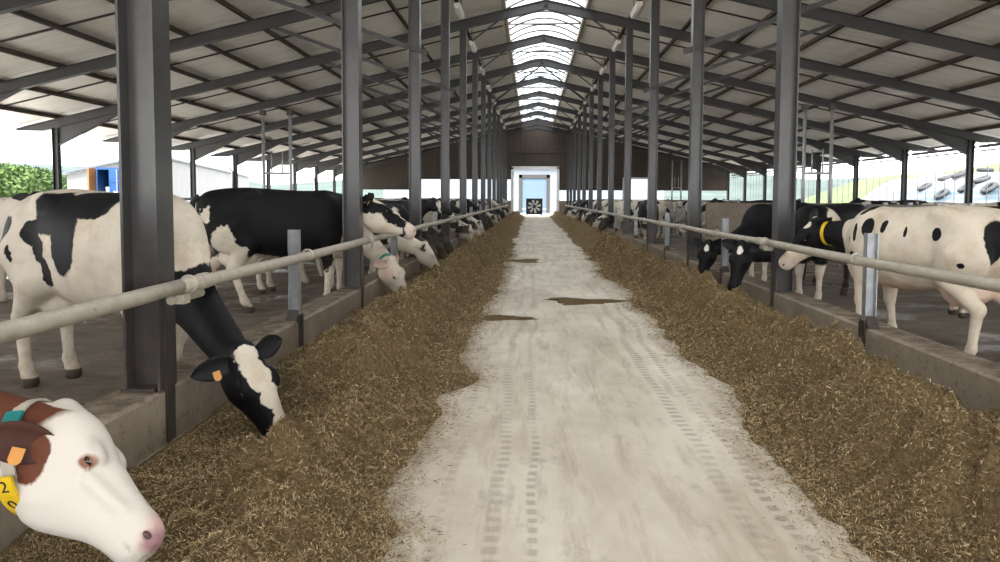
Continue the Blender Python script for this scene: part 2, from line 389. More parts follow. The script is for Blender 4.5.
# ---------------------------------------------------------------- feed rails and short posts
for side, xr, s in (('left', XL + .08, 1), ('right', XR - .08, -1)):
    t = thing('feed_rail', (xr, 0, RAILZ), f'long worn steel pipe rail clamped along the {side} columns above the kerb', 'rail')
    ya = -5.75
    while ya < YEND - 1:
        yb = min(ya + 5, YEND - .4)
        m = MB(); n = 12; rr = random.Random(int(ya * 3)); 
        m.tube([(0, ya + (yb - ya) * i / n, -.012 * math.sin(math.pi * i / n)) for i in range(n + 1)], .044, 14)
        obj('pipe', m, RAIL, t, smooth=True)
        if yb < YEND - 1:
            obj('coupling', MB().tube([(0, yb + .25, 0), (0, yb + .36, 0)], .052, 14), RAIL, t)
            obj('clamp', MB().torus((0, yb + .12, 0), .05, .012, Matrix.Rotation(math.pi / 2, 3, 'X')), RAIL, t, smooth=True)
            obj('bracket', MB().tube([(-s * .02, yb - .07, -.075), (-s * .02, yb + .32, -.075)], .03, 8).box(-.05, .05, yb - .05, yb + .03, -.1, -.045), RAIL, t)
        for yy in (ya + 2.5,):
            obj('clamp', MB().torus((0, yy, 0), .05, .01, Matrix.Rotation(math.pi / 2, 3, 'X')), RAIL, t, smooth=True)
            obj('bracket', MB().box(-s * .09 if s > 0 else 0, 0 if s > 0 else .09, yy - .04, yy + .04, -.035, .02), RAIL, t)
        ya = yb
stub = link('rail_post', None)
obj('flange', MB().box(-.01, 0, -.04, .04, CURB, 1.2), GALV, stub); obj('flange', MB().box(-.1, -.09, -.04, .04, CURB, 1.2), GALV, stub)
obj('web', MB().box(-.09, -.01, -.004, .004, CURB, 1.2), GALV, stub)
obj('gusset', MB().prism([(-.11, CURB), (.11, CURB), (.045, CURB + .1), (-.045, CURB + .1)], -.1, -.002, 'X'), STEEL, stub)
obj('kerb_strip', MB().box(.002, .014, -.06, .06, .02, CURB + .06), STEEL, stub)
first = True
for side, s in (('left', 1), ('right', -1)):
    for k in range(12):
        o = stub if first else copy_tree(stub); first = False
        o.location = (XL + .002 - s * 0 if s == 1 else XR - .002, Y0 + 2.5 + S * k, 0); o.rotation_euler = (0, 0, 0 if s == 1 else math.pi)
        tag(o, f'short grey steel rail post on the {side} kerb, {ORD[k]} from the camera', 'post', 'short rail posts')

# ---------------------------------------------------------------- far gable wall
wb = MB(); y0, y1 = YEND, YEND + .12; zb = 3.25
DX0, DX1, DZ = -1.75, 2.3, 4.35
def gable(xa, xb, za): # cladding from za up to roof
    pts = [(xa, za), (xb, za), (xb, roofz(xb - XC) + .19)] + ([(XC, ZRIDGE + .45)] if xa < XC < xb else []) + [(xa, roofz(xa - XC) + .19)]
    wb.prism(pts, y0, y1)
gable(XEL, -10.4, 2.3); gable(-10.4, DX0, zb); gable(DX0, DX1, DZ); gable(DX1, 8.0, 2.3); gable(8.0, 11.0, 3.4); gable(11.0, XER, 2.3)
wback = tag(obj('wall_back', wb, CLAD), 'dark brown corrugated gable wall closing the far end', 'wall', kind='structure')
lw = MB().box(XEL, DX0 - .05, y0, y1, 0, 1.35).box(DX1 + .05, XER, y0, y1, 0, 1.35); obj('plinth', lw, WALLC, wback)
fr = MB().box(DX0 - .12, DX0 + .12, y0 - .1, y1, 0, DZ).box(DX1 - .12, DX1 + .12, y0 - .1, y1, 0, DZ).box(DX0 - .12, DX1 + .12, y0 - .1, y1, DZ - .2, DZ + .05)
obj('door_frame', fr, WHITE, wback)
fr = MB().box(8.0, 8.15, y0 - .06, y1, 1.35, 3.4).box(10.85, 11.0, y0 - .06, y1, 1.35, 3.4).box(8.0, 11.0, y0 - .06, y1, 3.3, 3.45); obj('window_frame', fr, WHITE, wback)
obj('gable_beam', MB().box(-2.2, 3.05, y0 - .08, y0, 5.55, 5.75), DARK, wback)
# building seen through the end openings
fs = thing('far_shed', (0, YEND + 13, 0), 'pale blue shed with a sectional door seen through the far end opening', 'building')
BLUEW = plain('pale_blue_sheet', (.075, .12, .19), .6, var=.08)
yy = 0
obj('wall', MB().box(-16, -1.4, yy, yy + .3, -.3, 5).box(1.9, 14, yy, yy + .3, -.3, 5).box(-1.4, 1.9, yy, yy + .3, 3.9, 5), plain('far_shed_wall', (.14, .165, .2), .6, var=.08), fs)
for i in range(6): obj('door_panel', MB().box(-1.05, 1.55, yy + .05, yy + .12, -.2 + i * .66, .44 + i * .66), BLUEW, fs)
for x in (-1.4, 1.55): obj('door_jamb', MB().box(x, x + .35, yy - .1, yy + .2, -.3, 4.1), DARK, fs)
obj('lintel', MB().box(-1.4, 1.9, yy - .1, yy + .2, 3.75, 4.1), DARK, fs)
obj('roof', MB().prism([(-17, 5), (15, 5), (15, 5.2), (-1, 7), (-17, 5.2)], yy - .5, yy + 20), plain('far_roof', (.08, .1, .13), .6), fs)
# barn fan at the road end
fan = thing('barn_fan', (.22, YEND + 1.6, 0), 'black square fan with pale radial blades at the far end of the road', 'fan')
obj('housing', MB().box(-.75, .75, -.1, .1, .1, .18).box(-.75, .75, -.1, .1, 1.48, 1.56).box(-.75, -.67, -.1, .1, .18, 1.48).box(.67, .75, -.1, .1, .18, 1.48).box(-.7, .7, .06, .1, .13, 1.53), BLACKP, fan)
for i in range(8):
    a = i * math.pi / 4 + .2; c, s_ = math.cos(a), math.sin(a)
    obj('blade', MB().add([(c * .16 - s_ * .05, -.02, 0.83 + s_ * .16 + c * .05), (c * .16 + s_ * .05, .02, 0.83 + s_ * .16 - c * .05), (c * .6 + s_ * .11, .03, 0.83 + s_ * .6 - c * .11), (c * .6 - s_ * .11, -.03, 0.83 + s_ * .6 + c * .11)], [(0, 1, 2, 3)]), plain('fan_blade', (.5, .52, .55), .4), fan)
obj('hub', MB().tube([(0, -.06, 0.83), (0, .06, 0.83)], .16, 12), BLACKP, fan)
for x in (-.65, .65): obj('leg', MB().box(x - .04, x + .04, -.3, .3, 0, .06).box(x - .03, x + .03, -.03, .03, .06, .1), BLACKP, fan)

# ================================================================== feed heaps
def heap(side):
    rs = np.random.RandomState(3 if side == 'left' else 4)
    ys = [-2.0]
    while ys[-1] < YEND - .5: ys.append(ys[-1] + max(.022, .0065 * ys[-1]) * (2 if ys[-1] < 1.5 else 1))
    ys = np.array(ys); u = np.linspace(0, 1, 76); Yg, Ug = np.meshgrid(ys, u, indexing='ij')
    sd = 10 if side == 'left' else 60
    def height(U, Y):
        e = 1.57 + .5 * np.clip(vnoise(Y * .85, Y * 0 + 2.2, sd + 70) - .72, 0, 1) + .36 * (fbm(Y * .55, Y * 0 + 3.3, 3, sd) - .45) + .34 * (fbm(Y * 1.9, Y * 0 + 1.3, 4, sd + 5) - .45) if side == 'left' else 1.54 + .5 * (fbm(Y * .5, Y * 0 + 3.3, 3, sd) - .45) + .36 * (fbm(Y * 1.9, Y * 0 + 1.3, 4, sd + 5) - .45)
        c = .58 + .08 * np.exp(-((Y - 3.6) / 1.5) ** 2) + .14 * (fbm(Y * .7, Y * 0 + 9, 2, sd + 9) - .45)
        ridge = np.exp(-(np.abs(U - c) / .27) ** 2.2)
        A = .30 + .16 * (fbm(Y * .6, Y * 0 + 5, 2, sd + 2) - .45)
        if side == 'left': A = A + .1 * np.exp(-((Y - 3.8) / 1.6) ** 2)
        h = A * ridge + .05 * np.clip(1 - U, 0, 1)
        # eaten hollows near the kerb
        if side == 'left':
            pass
        cl = fbm(U * e * 4.2, Y * 4.2, 4, sd + 20) - .45; wx, wy = U * e + .12 * fbm(U * e * 3 + 7, Y * 3, 2, sd + 40), Y + .12 * fbm(U * e * 3, Y * 3 + 5, 2, sd + 41); rg = np.abs(2 * vnoise(wx * 4.6, wy * 4.6, sd + 20) - 1); rg2 = np.abs(2 * vnoise(wx * 10.5, wy * 10.5, sd + 21) - 1)
        h = h + (.34 * cl + .17 * (.55 - rg) + .08 * (.5 - rg2) + .06 * (fbm(U * e * 19, Y * 19, 3, sd + 30) - .45)) * np.clip(h / .13, .12, 1)
        if side == 'left':
            h = h * (1 - .93 * np.exp(-((Y - 4.2) / .75) ** 4 - (np.maximum(U - .3, 0) / .42) ** 4)) * (1 - .85 * np.exp(-((Y - 2.3) / .75) ** 4 - (np.maximum(U - .2, 0) / .5) ** 4))
        h = h * np.clip((1 - U) / .34, 0, 1) ** 1.15
        return np.maximum(h, 0) - .004 * (U > .995) + .002, e
    H, E = height(Ug, Yg)
    X = XL + .016 + Ug * E if side == 'left' else XR - .016 - Ug * E
    nv, nu = Yg.shape; idx = np.arange(nv * nu).reshape(nv, nu)
    q = np.stack([idx[:-1, :-1], idx[:-1, 1:], idx[1:, 1:], idx[1:, :-1]], -1).reshape(-1, 4)
    if side == 'right': q = q[:, ::-1]
    me = bpy.data.meshes.new('feed_heap'); me.from_pydata(np.stack([X, Yg, H], -1).reshape(-1, 3).tolist(), [], q.tolist()); me.materials.append(FEED)
    me.polygons.foreach_set('use_smooth', [True] * len(me.polygons)); me.update()
    o = link('feed_heap', me); tag(o, f'long brown heap of chopped silage along the {side} kerb', 'feed', kind='stuff')
    # loose stalks on the surface
    N = 270000 if side == 'left' else 240000
    Y = np.where(rs.rand(N) < .06, -1.5 + 3.8 * rs.rand(N), 2.2 + 19 * rs.rand(N) ** 1.9); U = rs.rand(N) * 1.0; loose = rs.rand(N) < .05; U = np.where(loose, .97 + np.abs(rs.randn(N)) * .07, U)
    Hh, E = height(np.minimum(U, .999), Y); Hh = np.where(U > 1, .003, Hh)
    Xp = XL + .016 + U * E if side == 'left' else XR - .016 - U * E
    Yp = np.maximum(Y, 1); L = rs.uniform(.0035, .0125, N) * (1 + Yp / 12); Wd = rs.uniform(.0006, .0012, N) * (1 + Yp / 6); a = rs.rand(N) * 6.283; tl = rs.randn(N) * .5
    tl = np.where(U > 1, 0, tl)
    d = np.stack([np.cos(a) * np.cos(tl), np.sin(a) * np.cos(tl), np.sin(tl)], -1) * L[:, None]; sdv = np.stack([-np.sin(a), np.cos(a), rs.randn(N) * .4], -1) * Wd[:, None]
    Xp = np.clip(Xp, XL + .07, XR - .07); c = np.stack([Xp, Y, Hh + .004 + .005 * rs.rand(N)], -1)
    V = np.stack([c - d - sdv, c + d - sdv, c + d + sdv, c - d + sdv], 1).reshape(-1, 3); V[:, 2] = np.maximum(V[:, 2], .002)
    me = bpy.data.meshes.new('loose_stalks'); me.vertices.add(N * 4); me.vertices.foreach_set('co', V.ravel()); me.loops.add(N * 4); me.loops.foreach_set('vertex_index', np.arange(N * 4)); me.polygons.add(N)
    me.polygons.foreach_set('loop_start', np.arange(0, N * 4, 4)); me.update(calc_edges=True); me.materials.append(FIBRE)
    s = link('loose_stalks', me, o); s['kind'] = 'stuff'
heap('left'); heap('right')
# thin spills on the road
def spill(cx, cy, rx, ry, n, label, seed):
    rs = np.random.RandomState(seed); m = MB(); nr, na = 7, 22; vs = [(0, 0, .018)]; fs = []
    for i in range(1, nr + 1):
        for k in range(na):
            a = k * 2 * math.pi / na; r = i / nr * (1 + .28 * math.sin(3 * a + seed) + .12 * rs.randn()); vs.append((math.cos(a) * rx * r, math.sin(a) * ry * r, .0015 if i == nr else .006 + .02 * rs.rand() * (1 - i / nr)))
    for k in range(na): fs.append((0, 1 + k, 1 + (k + 1) % na))
    for i in range(nr - 1):
        for k in range(na): fs.append((1 + i * na + k, 1 + (i + 1) * na + k, 1 + (i + 1) * na + (k + 1) % na, 1 + i * na + (k + 1) % na))
    o = obj('feed_spill', m.add(vs, fs), FEED, None, (cx, cy, .001), smooth=True); tag(o, label, 'feed', kind='stuff')
spill(.78, 10.6, .55, .32, 500, 'thin spill of silage lying in the middle of the road', 1)
spill(-.35, 9.0, .35, .2, 300, 'small silage smear beside the left heap', 2)
spill(-.2, 17.5, .45, .5, 300, 'faint far silage smear on the road', 5)

# ================================================================== cows
class Field:
    """signed distance field on a grid; parts melt into one another, so a cow is one continuous skin"""
    def __init__(s, lo, hi, vx):
        s.lo, s.vx = np.array(lo, float), vx; s.n = np.ceil((np.array(hi) - s.lo) / vx).astype(int) + 1
        s.F = np.full(s.n, 1.0, np.float32)
    def blk(s, lo, hi):
        a = np.clip(np.floor((np.array(lo) - s.lo) / s.vx).astype(int), 0, s.n); b = np.clip(np.ceil((np.array(hi) - s.lo) / s.vx).astype(int) + 1, 0, s.n)
        sl = tuple(slice(i, j) for i, j in zip(a, b))
        ax = [(s.lo[i] + np.arange(a[i], b[i]) * s.vx).astype(np.float32) for i in range(3)]
        return sl, np.meshgrid(*ax, indexing='ij', sparse=False)
    def put(s, sl, d, k):
        f = s.F[sl]; h = np.clip(.5 + .5 * (f - d) / k, 0, 1); s.F[sl] = f * (1 - h) + d * h - k * h * (1 - h)
    def cut(s, sl, d, k):
        f = s.F[sl]; h = np.clip(.5 - .5 * (f + d) / k, 0, 1); s.F[sl] = f * (1 - h) - d * h + k * h * (1 - h)
    def cone(s, a, b, ra, rb, k=.04, lat=None, ls=1.0, cut=False):
        a, b = np.array(a, float), np.array(b, float); m = max(ra, rb) + k + .05
        sl, (X, Y, Z) = s.blk(np.minimum(a, b) - m, np.maximum(a, b) + m)
        if X.size == 0: return
        P = np.stack([X, Y, Z], -1) - a
        ab = b - a
        if lat is not None:
            lat = np.array(lat); P = P + (ls - 1) * (P @ lat)[..., None] * lat; ab = ab + (ls - 1) * (ab @ lat) * lat
        t = np.clip((P @ ab) / (ab @ ab + 1e-9), 0, 1); d = np.linalg.norm(P - t[..., None] * ab, axis=-1) - (ra + (rb - ra) * t)
        (s.cut if cut else s.put)(sl, d / (1 + .4 * (ls - 1)), k)
    def ell(s, c, r, k=.04, M=None, cut=False):
        c, r = np.array(c, float), np.array(r, float); m = r.max() + k + .04; sl, (X, Y, Z) = s.blk(c - m, c + m)
        if X.size == 0: return
        P = np.stack([X, Y, Z], -1) - c
        if M is not None: P = P @ M               # columns of M are the axes
        k0 = np.linalg.norm(P / r, axis=-1); k1 = np.linalg.norm(P / r ** 2, axis=-1) + 1e-6
        (s.cut if cut else s.put)(sl, k0 * (k0 - 1) / k1, k)
    def loft(s, table, o, M, k=.04, n=2.4, sm=.035):
        """table rows: along, top, bottom, half width; M columns are along, lateral, up"""
        T = np.array(table, float); t = np.linspace(T[0, 0], T[-1, 0], 160); st = t[1] - t[0]; w = max(1, int(sm / st)); ker = np.hanning(2 * w + 3)[1:-1]; ker /= ker.sum()
        C = [np.convolve(np.pad(np.interp(t, T[:, 0], T[:, i]), w, mode='edge'), ker, 'valid')[:160] for i in (1, 2, 3)]
        o = np.array(o, float); cs = []
        for a in (T[0, 0], T[-1, 0]):
            for b in (T[:, 1].max(), T[:, 2].min()):
                for c in (-T[:, 3].max(), T[:, 3].max()): cs.append(o + M @ np.array([a, c, b]))
        cs = np.array(cs); sl, (X, Y, Z) = s.blk(cs.min(0) - .1, cs.max(0) + .1)
        if X.size == 0: return
        P = (np.stack([X, Y, Z], -1) - o) @ M; x = P[..., 0]
        top, bot, hw = (np.interp(x, t, c) for c in C); zc, hh = (top + bot) / 2, np.maximum((top - bot) / 2, .012); hw = np.maximum(hw, .012)
        rho = (np.abs(P[..., 1] / hw) ** n + np.abs((P[..., 2] - zc) / hh) ** n) ** (1 / n); d = (rho - 1) * np.minimum(hw, hh)
        dx = np.maximum(np.maximum(T[0, 0] - x, x - T[-1, 0]), 0); d = np.where(dx > 0, np.sqrt(np.maximum(d, 0) ** 2 + dx ** 2), d)
        s.put(sl, d, k)
    def nets(s):
        F = s.F; n = F.shape; I = F < 0
        cnt = np.zeros([q - 1 for q in n], np.float32); acc = np.zeros([q - 1 for q in n] + [3], np.float32)
        act = np.zeros([q - 1 for q in n], bool); sub = lambda A, o: A[o[0]:n[0] - 1 + o[0], o[1]:n[1] - 1 + o[1], o[2]:n[2] - 1 + o[2]]
        for ax in range(3):
            ot = [i for i in range(3) if i != ax]
            for i in (0, 1):
                for j in (0, 1):
                    o = [0, 0, 0]; o[ot[0]] = i; o[ot[1]] = j; e = list(o); e[ax] = 1
                    fa, fb = sub(F, o), sub(F, e); m = (fa < 0) != (fb < 0); t = np.where(m, fa / np.where(m, fa - fb, 1), 0)
                    cnt += m
                    for c in range(3): acc[..., c] += np.where(m, t if c == ax else o[c], 0)
        act = cnt > 0; ids = -np.ones(act.shape, np.int64); ids[act] = np.arange(act.sum()); base = np.argwhere(act)
        V = (base + acc[act] / cnt[act][:, None]) * s.vx + s.lo
        Q = []
        for ax in range(3):
            sl0 = [slice(1, -1)] * 3; sl0[ax] = slice(0, -1); sl1 = [slice(1, -1)] * 3; sl1[ax] = slice(1, None)
            a, b = I[tuple(sl0)], I[tuple(sl1)]; u, v = (ax + 1) % 3, (ax + 2) % 3
            for flip, m in ((False, a & ~b), (True, ~a & b)):
                p = np.argwhere(m)
                if len(p) == 0: continue
                p = p + 1; p[:, ax] -= 1
                def g(du, dv):
                    q = p.copy(); q[:, u] += du; q[:, v] += dv; return ids[q[:, 0], q[:, 1], q[:, 2]]
                qd = np.stack([g(-1, -1), g(0, -1), g(0, 0), g(-1, 0)], -1); Q.append(qd[:, ::-1] if flip else qd)
        return V, np.concatenate(Q)

TRUNK = [(-.93, 1.28, 1.12, .04), (-.88, 1.36, .98, .13), (-.78, 1.40, .84, .215), (-.6, 1.425, .72, .262), (-.4, 1.435, .655, .285), (-.15, 1.42, .60, .325), (.1, 1.405, .575, .345),
         (.33, 1.40, .585, .32), (.52, 1.415, .62, .262), (.68, 1.37, .67, .205), (.79, 1.27, .74, .15), (.87, 1.14, .82, .07)]
HEAD = [(-.075, -.03, -.15, .03), (-.05, .015, -.19, .07), (0, .035, -.235, .092), (.07, .042, -.268, .108), (.14, .042, -.28, .116), (.2, .035, -.268, .106), (.28, .024, -.23, .086), (.36, .012, -.19, .072),
        (.43, .006, -.17, .07), (.48, .006, -.164, .08), (.52, .0, -.16, .08), (.55, -.014, -.148, .066), (.568, -.05, -.12, .03)]
def cow_field(poll, tv, uv, ctrl=None, steps=(0, 0, 0, 0), vx=.03, neck_r=(.235, .118), base=(.6, 0, 1.07), hero=False, lie=False, hs=1.0, hd=1.0, ear_o=(-.005, .08, -.03), ear_ax=(-.3, .9, -.25), ear_n=(.45, .15, .85), ear_l=.21):
    poll, tv, uv = (np.array(q, float) for q in (poll, tv, uv)); tv /= np.linalg.norm(tv); uv = uv - tv * (uv @ tv); uv /= np.linalg.norm(uv); vv = np.cross(uv, tv)
    M = np.stack([tv, vv, uv], 1); H = lambda t, v, u: poll + M @ (np.array([t, v, u]) * hs)
    lo = np.minimum(np.array([-1.02, -.42, -.02]), np.min([H(.6, 0, 0), H(-.1, .2, 0), H(-.1, -.2, 0), H(.3, 0, -.3)], 0) - .06)
    hi = np.maximum(np.array([.95, .42, 1.52]), np.max([H(.6, 0, 0), H(-.1, .2, 0), H(-.1, -.2, 0), H(.3, 0, -.3)], 0) + .1)
    f = Field(lo, hi, vx); I3 = np.eye(3)
    f.loft(TRUNK, (0, 0, 0), I3, .01, 2.25, .09)
    for s in (-1, 1):
        f.ell((-.4, s * .215, 1.355), (.1, .05, .05), .09); f.ell((-.84, s * .11, 1.27), (.06, .05, .06), .05)
        f.ell((.47, s * .19, 1.02), (.17, .11, .32), .1); f.ell((-.62, s * .19, 1.0), (.25, .12, .32), .08)
    f.ell((-.5, 0, .62), (.21, .165, .13), .06); f.ell((.7, 0, .77), (.15, .1, .2), .1)
    for s in (-1, 1):
        for q in (-.08, .07): f.cone((-.5 + q, s * .075, .54), (-.5 + q, s * .08, .46), .02, .014, .02)
    legs = []
    if not lie:
        for i, s in enumerate((1, -1)):
            dx = steps[i]; e, k, c, h = (.5, s * .175, .8), (.53 + dx * .55, s * .155, .43), (.53 + dx * .95, s * .15, .14), (.565 + dx, s * .15, .035)
            f.cone(e, k, .115, .056, .06); f.ell((.545 + dx * .55, s * .155, .43), (.055, .052, .07), .02); f.cone(k, c, .045, .037, .02); f.ell(c, (.048, .045, .05), .02); f.cone(c, h, .042, .056, .02); legs.append(h)
            dx = steps[2 + i]; hp, st, hk, c, h = (-.6, s * .19, .98), (-.5 + dx * .2, s * .2, .8), (-.79 + dx * .7, s * .165, .50), (-.75 + dx * .95, s * .16, .15), (-.70 + dx, s * .16, .035)
            f.cone(hp, st, .19, .13, .06); f.cone(st, hk, .135, .058, .06); f.ell((hk[0] - .015, hk[1], hk[2] + .01), (.06, .045, .075), .02); f.cone(hk, c, .05, .038, .02); f.ell(c, (.048, .046, .05), .02); f.cone(c, h, .043, .058, .02); legs.append(h)
    # neck
    B = np.array(base, float); E = H(.03, 0, -.1)
    C = np.array(ctrl, float) if ctrl is not None else (B + E) / 2 + np.array([.05, 0, .08])
    lat = np.cross(E - B, [0, 0, 1.0]); lat = lat / (np.linalg.norm(lat) + 1e-6)
    bz = lambda u: B * (1 - u) ** 2 + C * 2 * u * (1 - u) + E * u * u
    rad = lambda u: neck_r[0] + (neck_r[1] - neck_r[0]) * min(1, u * 1.12) ** .8
    N = 9
    for i in range(N): f.cone(bz(i / N), bz((i + 1) / N), rad(i / N), rad((i + 1) / N), .07 if i < 3 else .03, lat, 1.6 - .35 * i / N)
    # head
    f.loft([[r_[0] * hs, r_[1] * hs, r_[2] * hs * hd, r_[3] * hs] for r_ in HEAD], poll, M, .045, 2.2, .03)
    hr = lambda *r_: tuple(q * hs for q in r_)
    f.ell(H(-.04, 0, .012), hr(.05, .06, .035), .04, M)
    for s in (-1, 1):
        f.ell(H(.165, s * .084, .002), hr(.06, .032, .034), .035, M); f.ell(H(.09, s * .08, -.15), hr(.12, .034, .1), .03, M)
        if hero or vx < .02:
            f.ell(H(.19, s * .121, -.018), hr(.028, .014, .019), .008, M, True)
            f.ell(H(.54, s * .06, -.045), hr(.024, .022, .014), .008, M, True)
            f.cone(H(.37, s * .078, -.112), H(.5, s * .085, -.118), .006, .007, .01, cut=True); f.cone(H(.5, s * .085, -.118), H(.575, 0, -.115), .007, .006, .01, cut=True)
    if hero:
        f.ell(H(-.085, 0, .012), hr(.055, .05, .045), .025, M)
        for s in (-1, 1):
            f.cone(H(.165, s * .117, .008), H(.215, s * .114, -.004), .009, .008, .012); f.cone(H(.17, s * .119, -.034), H(.215, s * .115, -.034), .008, .008, .012)
            f.cone(H(.24, s * .088, -.06), H(.4, s * .066, -.05), .02, .014, .03)
    V, Q = f.nets()
    ears = []
    for s in (-1, 1):   # leaf-shaped cupped ears, swept sideways and a little back
        o = H(ear_o[0], s * ear_o[1], ear_o[2]); ax = M @ np.array([ear_ax[0], s * ear_ax[1], ear_ax[2]]); ax /= np.linalg.norm(ax); nr = M @ np.array([ear_n[0], s * ear_n[1], ear_n[2]]); nr -= ax * (nr @ ax); nr /= np.linalg.norm(nr); wd = np.cross(nr, ax)
        wd = wd if (wd @ (M @ np.array([.3, 0, -1.0]))) > 0 else -wd
        ears.append((o, ax, wd, nr, ear_l * hs))
    return dict(V=V, Q=Q, H=H, M=M, ears=ears, bz=bz, rad=rad, lat=lat, legs=legs)

def ear_geo(e):
    o, ax, wd, nr, L = e; W = L * .31; V, Q = [], []; ns, nw = 9, 7
    for th in (0, 1):
        for i in range(ns):
            s_ = i / (ns - 1); hw = W * (math.sin(math.pi * min(1, .16 + .84 * s_)) ** .75) + .004
            for j in range(nw):
                w_ = j / (nw - 1) * 2 - 1; V.append(o + ax * (s_ * L) + wd * (w_ * hw * .95) + nr * (.035 * (w_ * w_) * (1 - .4 * s_) - .02 + (.007 if th else -.007) * (1 - w_ * w_ * .7)))
    for th in (0, 1):
        for i in range(ns - 1):
            for j in range(nw - 1):
                a = th * ns * nw + i * nw + j; q = (a, a + 1, a + nw + 1, a + nw); Q.append(q if th else q[::-1])
    r = [j for j in range(nw)] + [i * nw + nw - 1 for i in range(1, ns)] + [(ns - 1) * nw + j for j in range(nw - 2, -1, -1)] + [i * nw for i in range(ns - 2, 0, -1)]
    for a, b in zip(r, r[1:] + r[:1]): Q.append((a, b, b + ns * nw, a + ns * nw))
    return V, Q

WHT = (.64, .575, .48); BLK = (.0065, .0065, .008); PINK = (.46, .27, .22); HOOF = (.06, .045, .035); DIRT = (.2, .145, .09)
def coat(name, base, layers, distort=.09, nscale=4.5, dirt=.55):
    t = NT(name); p = t.obj(); nz = t.noise(p, nscale, 3, .55, out=1); nz = t.vm('SUBTRACT', nz, (.5, .5, .5)); n2 = t.vm('SUBTRACT', t.noise(p, nscale * 7, 2, .5, out=1), (.5, .5, .5))
    q = t.vm('ADD', p, t.vm('ADD', t.vm('MULTIPLY', nz, (distort,) * 3), t.vm('MULTIPLY', n2, (distort * .22,) * 3)))
    c = None; big = t.noise(p, 2.5, 4, .6)
    def shade(cc): return cc
    cur = t.mix(t.rng(big, .35, .7), base, tuple(x * .84 for x in base))
    for L in layers:
        cen, r, clr = L[0], L[1], L[2]; soft = L[3] if len(L) > 3 else .05
        src = q if len(L) <= 4 else p
        d = t.vm('LENGTH', t.vm('MULTIPLY', t.vm('SUBTRACT', src, tuple(float(x) for x in cen)), tuple(1 / float(x) for x in r)), out=1)
        cur = t.mix(t.rng(d, 1 + soft, 1 - soft), cur, clr)
    z = t.n('ShaderNodeSeparateXYZ'); t.l(p, z.inputs[0]); fine = t.noise(p, 16, 5, .7)
    if dirt > .4: cur = t.mix(t.rng(t.noise(p, 5.5, 5, .65), .45, .75, 0, .7), cur, t.vm('MULTIPLY', cur, (.66, .56, .45)))
    cur = t.mix(t.math('MULTIPLY', t.math('MULTIPLY', t.rng(z.outputs[2], .75, .05), t.rng(z.outputs[0], .95, .85)), t.rng(fine, .4, .7, 0, dirt)), cur, DIRT)     # dung splashes on the legs and belly
    cur = t.mix(t.math('MULTIPLY', t.rng(z.outputs[2], .075, .065), t.rng(z.outputs[0], .85, .83)), cur, HOOF)
    fur = t.noise(t.scale(p, (18, 60, 60)), 3, 3, .6); t.bump(fur, .18, .006)
    return t.base(cur, .6, 0, .16)
def far_coat(name, dark=(.014, .013, .014), light=WHT, bias=0.0):
    t = NT(name); p = t.obj(); r = t.n('ShaderNodeObjectInfo').outputs['Random']; of = t.n('ShaderNodeCombineXYZ'); t.l(t.math('MULTIPLY', r, 91.0), of.inputs[0]); t.l(t.math('MULTIPLY', r, 37.0), of.inputs[1])
    f = t.noise(t.vm('ADD', t.vm('MULTIPLY', p, (1, 1.2, .8)), of.outputs[0]), 1.9, 3, .5); th = t.math('ADD', t.math('MULTIPLY', t.math('FRACT', t.math('MULTIPLY', r, 7.3)), .26), .36 + bias)
    m = t.rng(t.math('SUBTRACT', f, th), -.012, .012); z = t.n('ShaderNodeSeparateXYZ'); t.l(p, z.inputs[0])
    m = t.math('MULTIPLY', m, t.rng(z.outputs[2], .42, .5)); m = t.math('MAXIMUM', m, t.math('MULTIPLY', t.rng(t.math('FRACT', t.math('MULTIPLY', r, 13.7)), .45, .46), t.rng(z.outputs[0], .95, 1.0)))
    c = t.mix(m, light, dark); c = t.mix(t.math('MULTIPLY', t.rng(z.outputs[2], .8, .05), .5), c, DIRT)
    return t.base(c, .6, 0, .25)
FARC = far_coat('far_cow_coat')
EYE = plain('cow_eye', (.012, .009, .008), .08, var=0, spec=.6); NOSEP = plain('nostril', (.1, .05, .05), .5)

def nmesh(name, V, Q, mats, smooth=True):
    me = bpy.data.meshes.new(name); me.from_pydata([tuple(map(float, v)) for v in V], [], [tuple(map(int, q)) for q in Q])
    for m in mats: me.materials.append(m)
    if smooth: me.polygons.foreach_set('use_smooth', [True] * len(me.polygons))
    me.update(); return me
def cow_body(cf, mat, ear_mat):
    V, Q = [tuple(v) for v in cf['V']], [tuple(q) for q in cf['Q']]; nb = len(Q)
    for e in cf['ears']:
        v, q = ear_geo(e); o = len(V); V += [tuple(x) for x in v]; Q += [tuple(i + o for i in f) for f in q]
    me = nmesh('dairy_cow', V, Q, [mat, ear_mat]); mi = np.zeros(len(Q), np.int32); mi[nb:] = 1; me.polygons.foreach_set('material_index', mi); me.update(); return me
def ball(c, r, M, n=12, m=8):
    V, Q = [], []
    for i in range(m + 1):
        a = math.pi * i / m
        for j in range(n): b = 2 * math.pi * j / n; V.append(np.array(c) + M @ (np.array([math.cos(a), math.sin(a) * math.cos(b), math.sin(a) * math.sin(b)]) * np.array(r)))
    for i in range(m):
        for j in range(n): Q.append((i * n + j, (i + 1) * n + j, (i + 1) * n + (j + 1) % n, i * n + (j + 1) % n))
    return V, Q
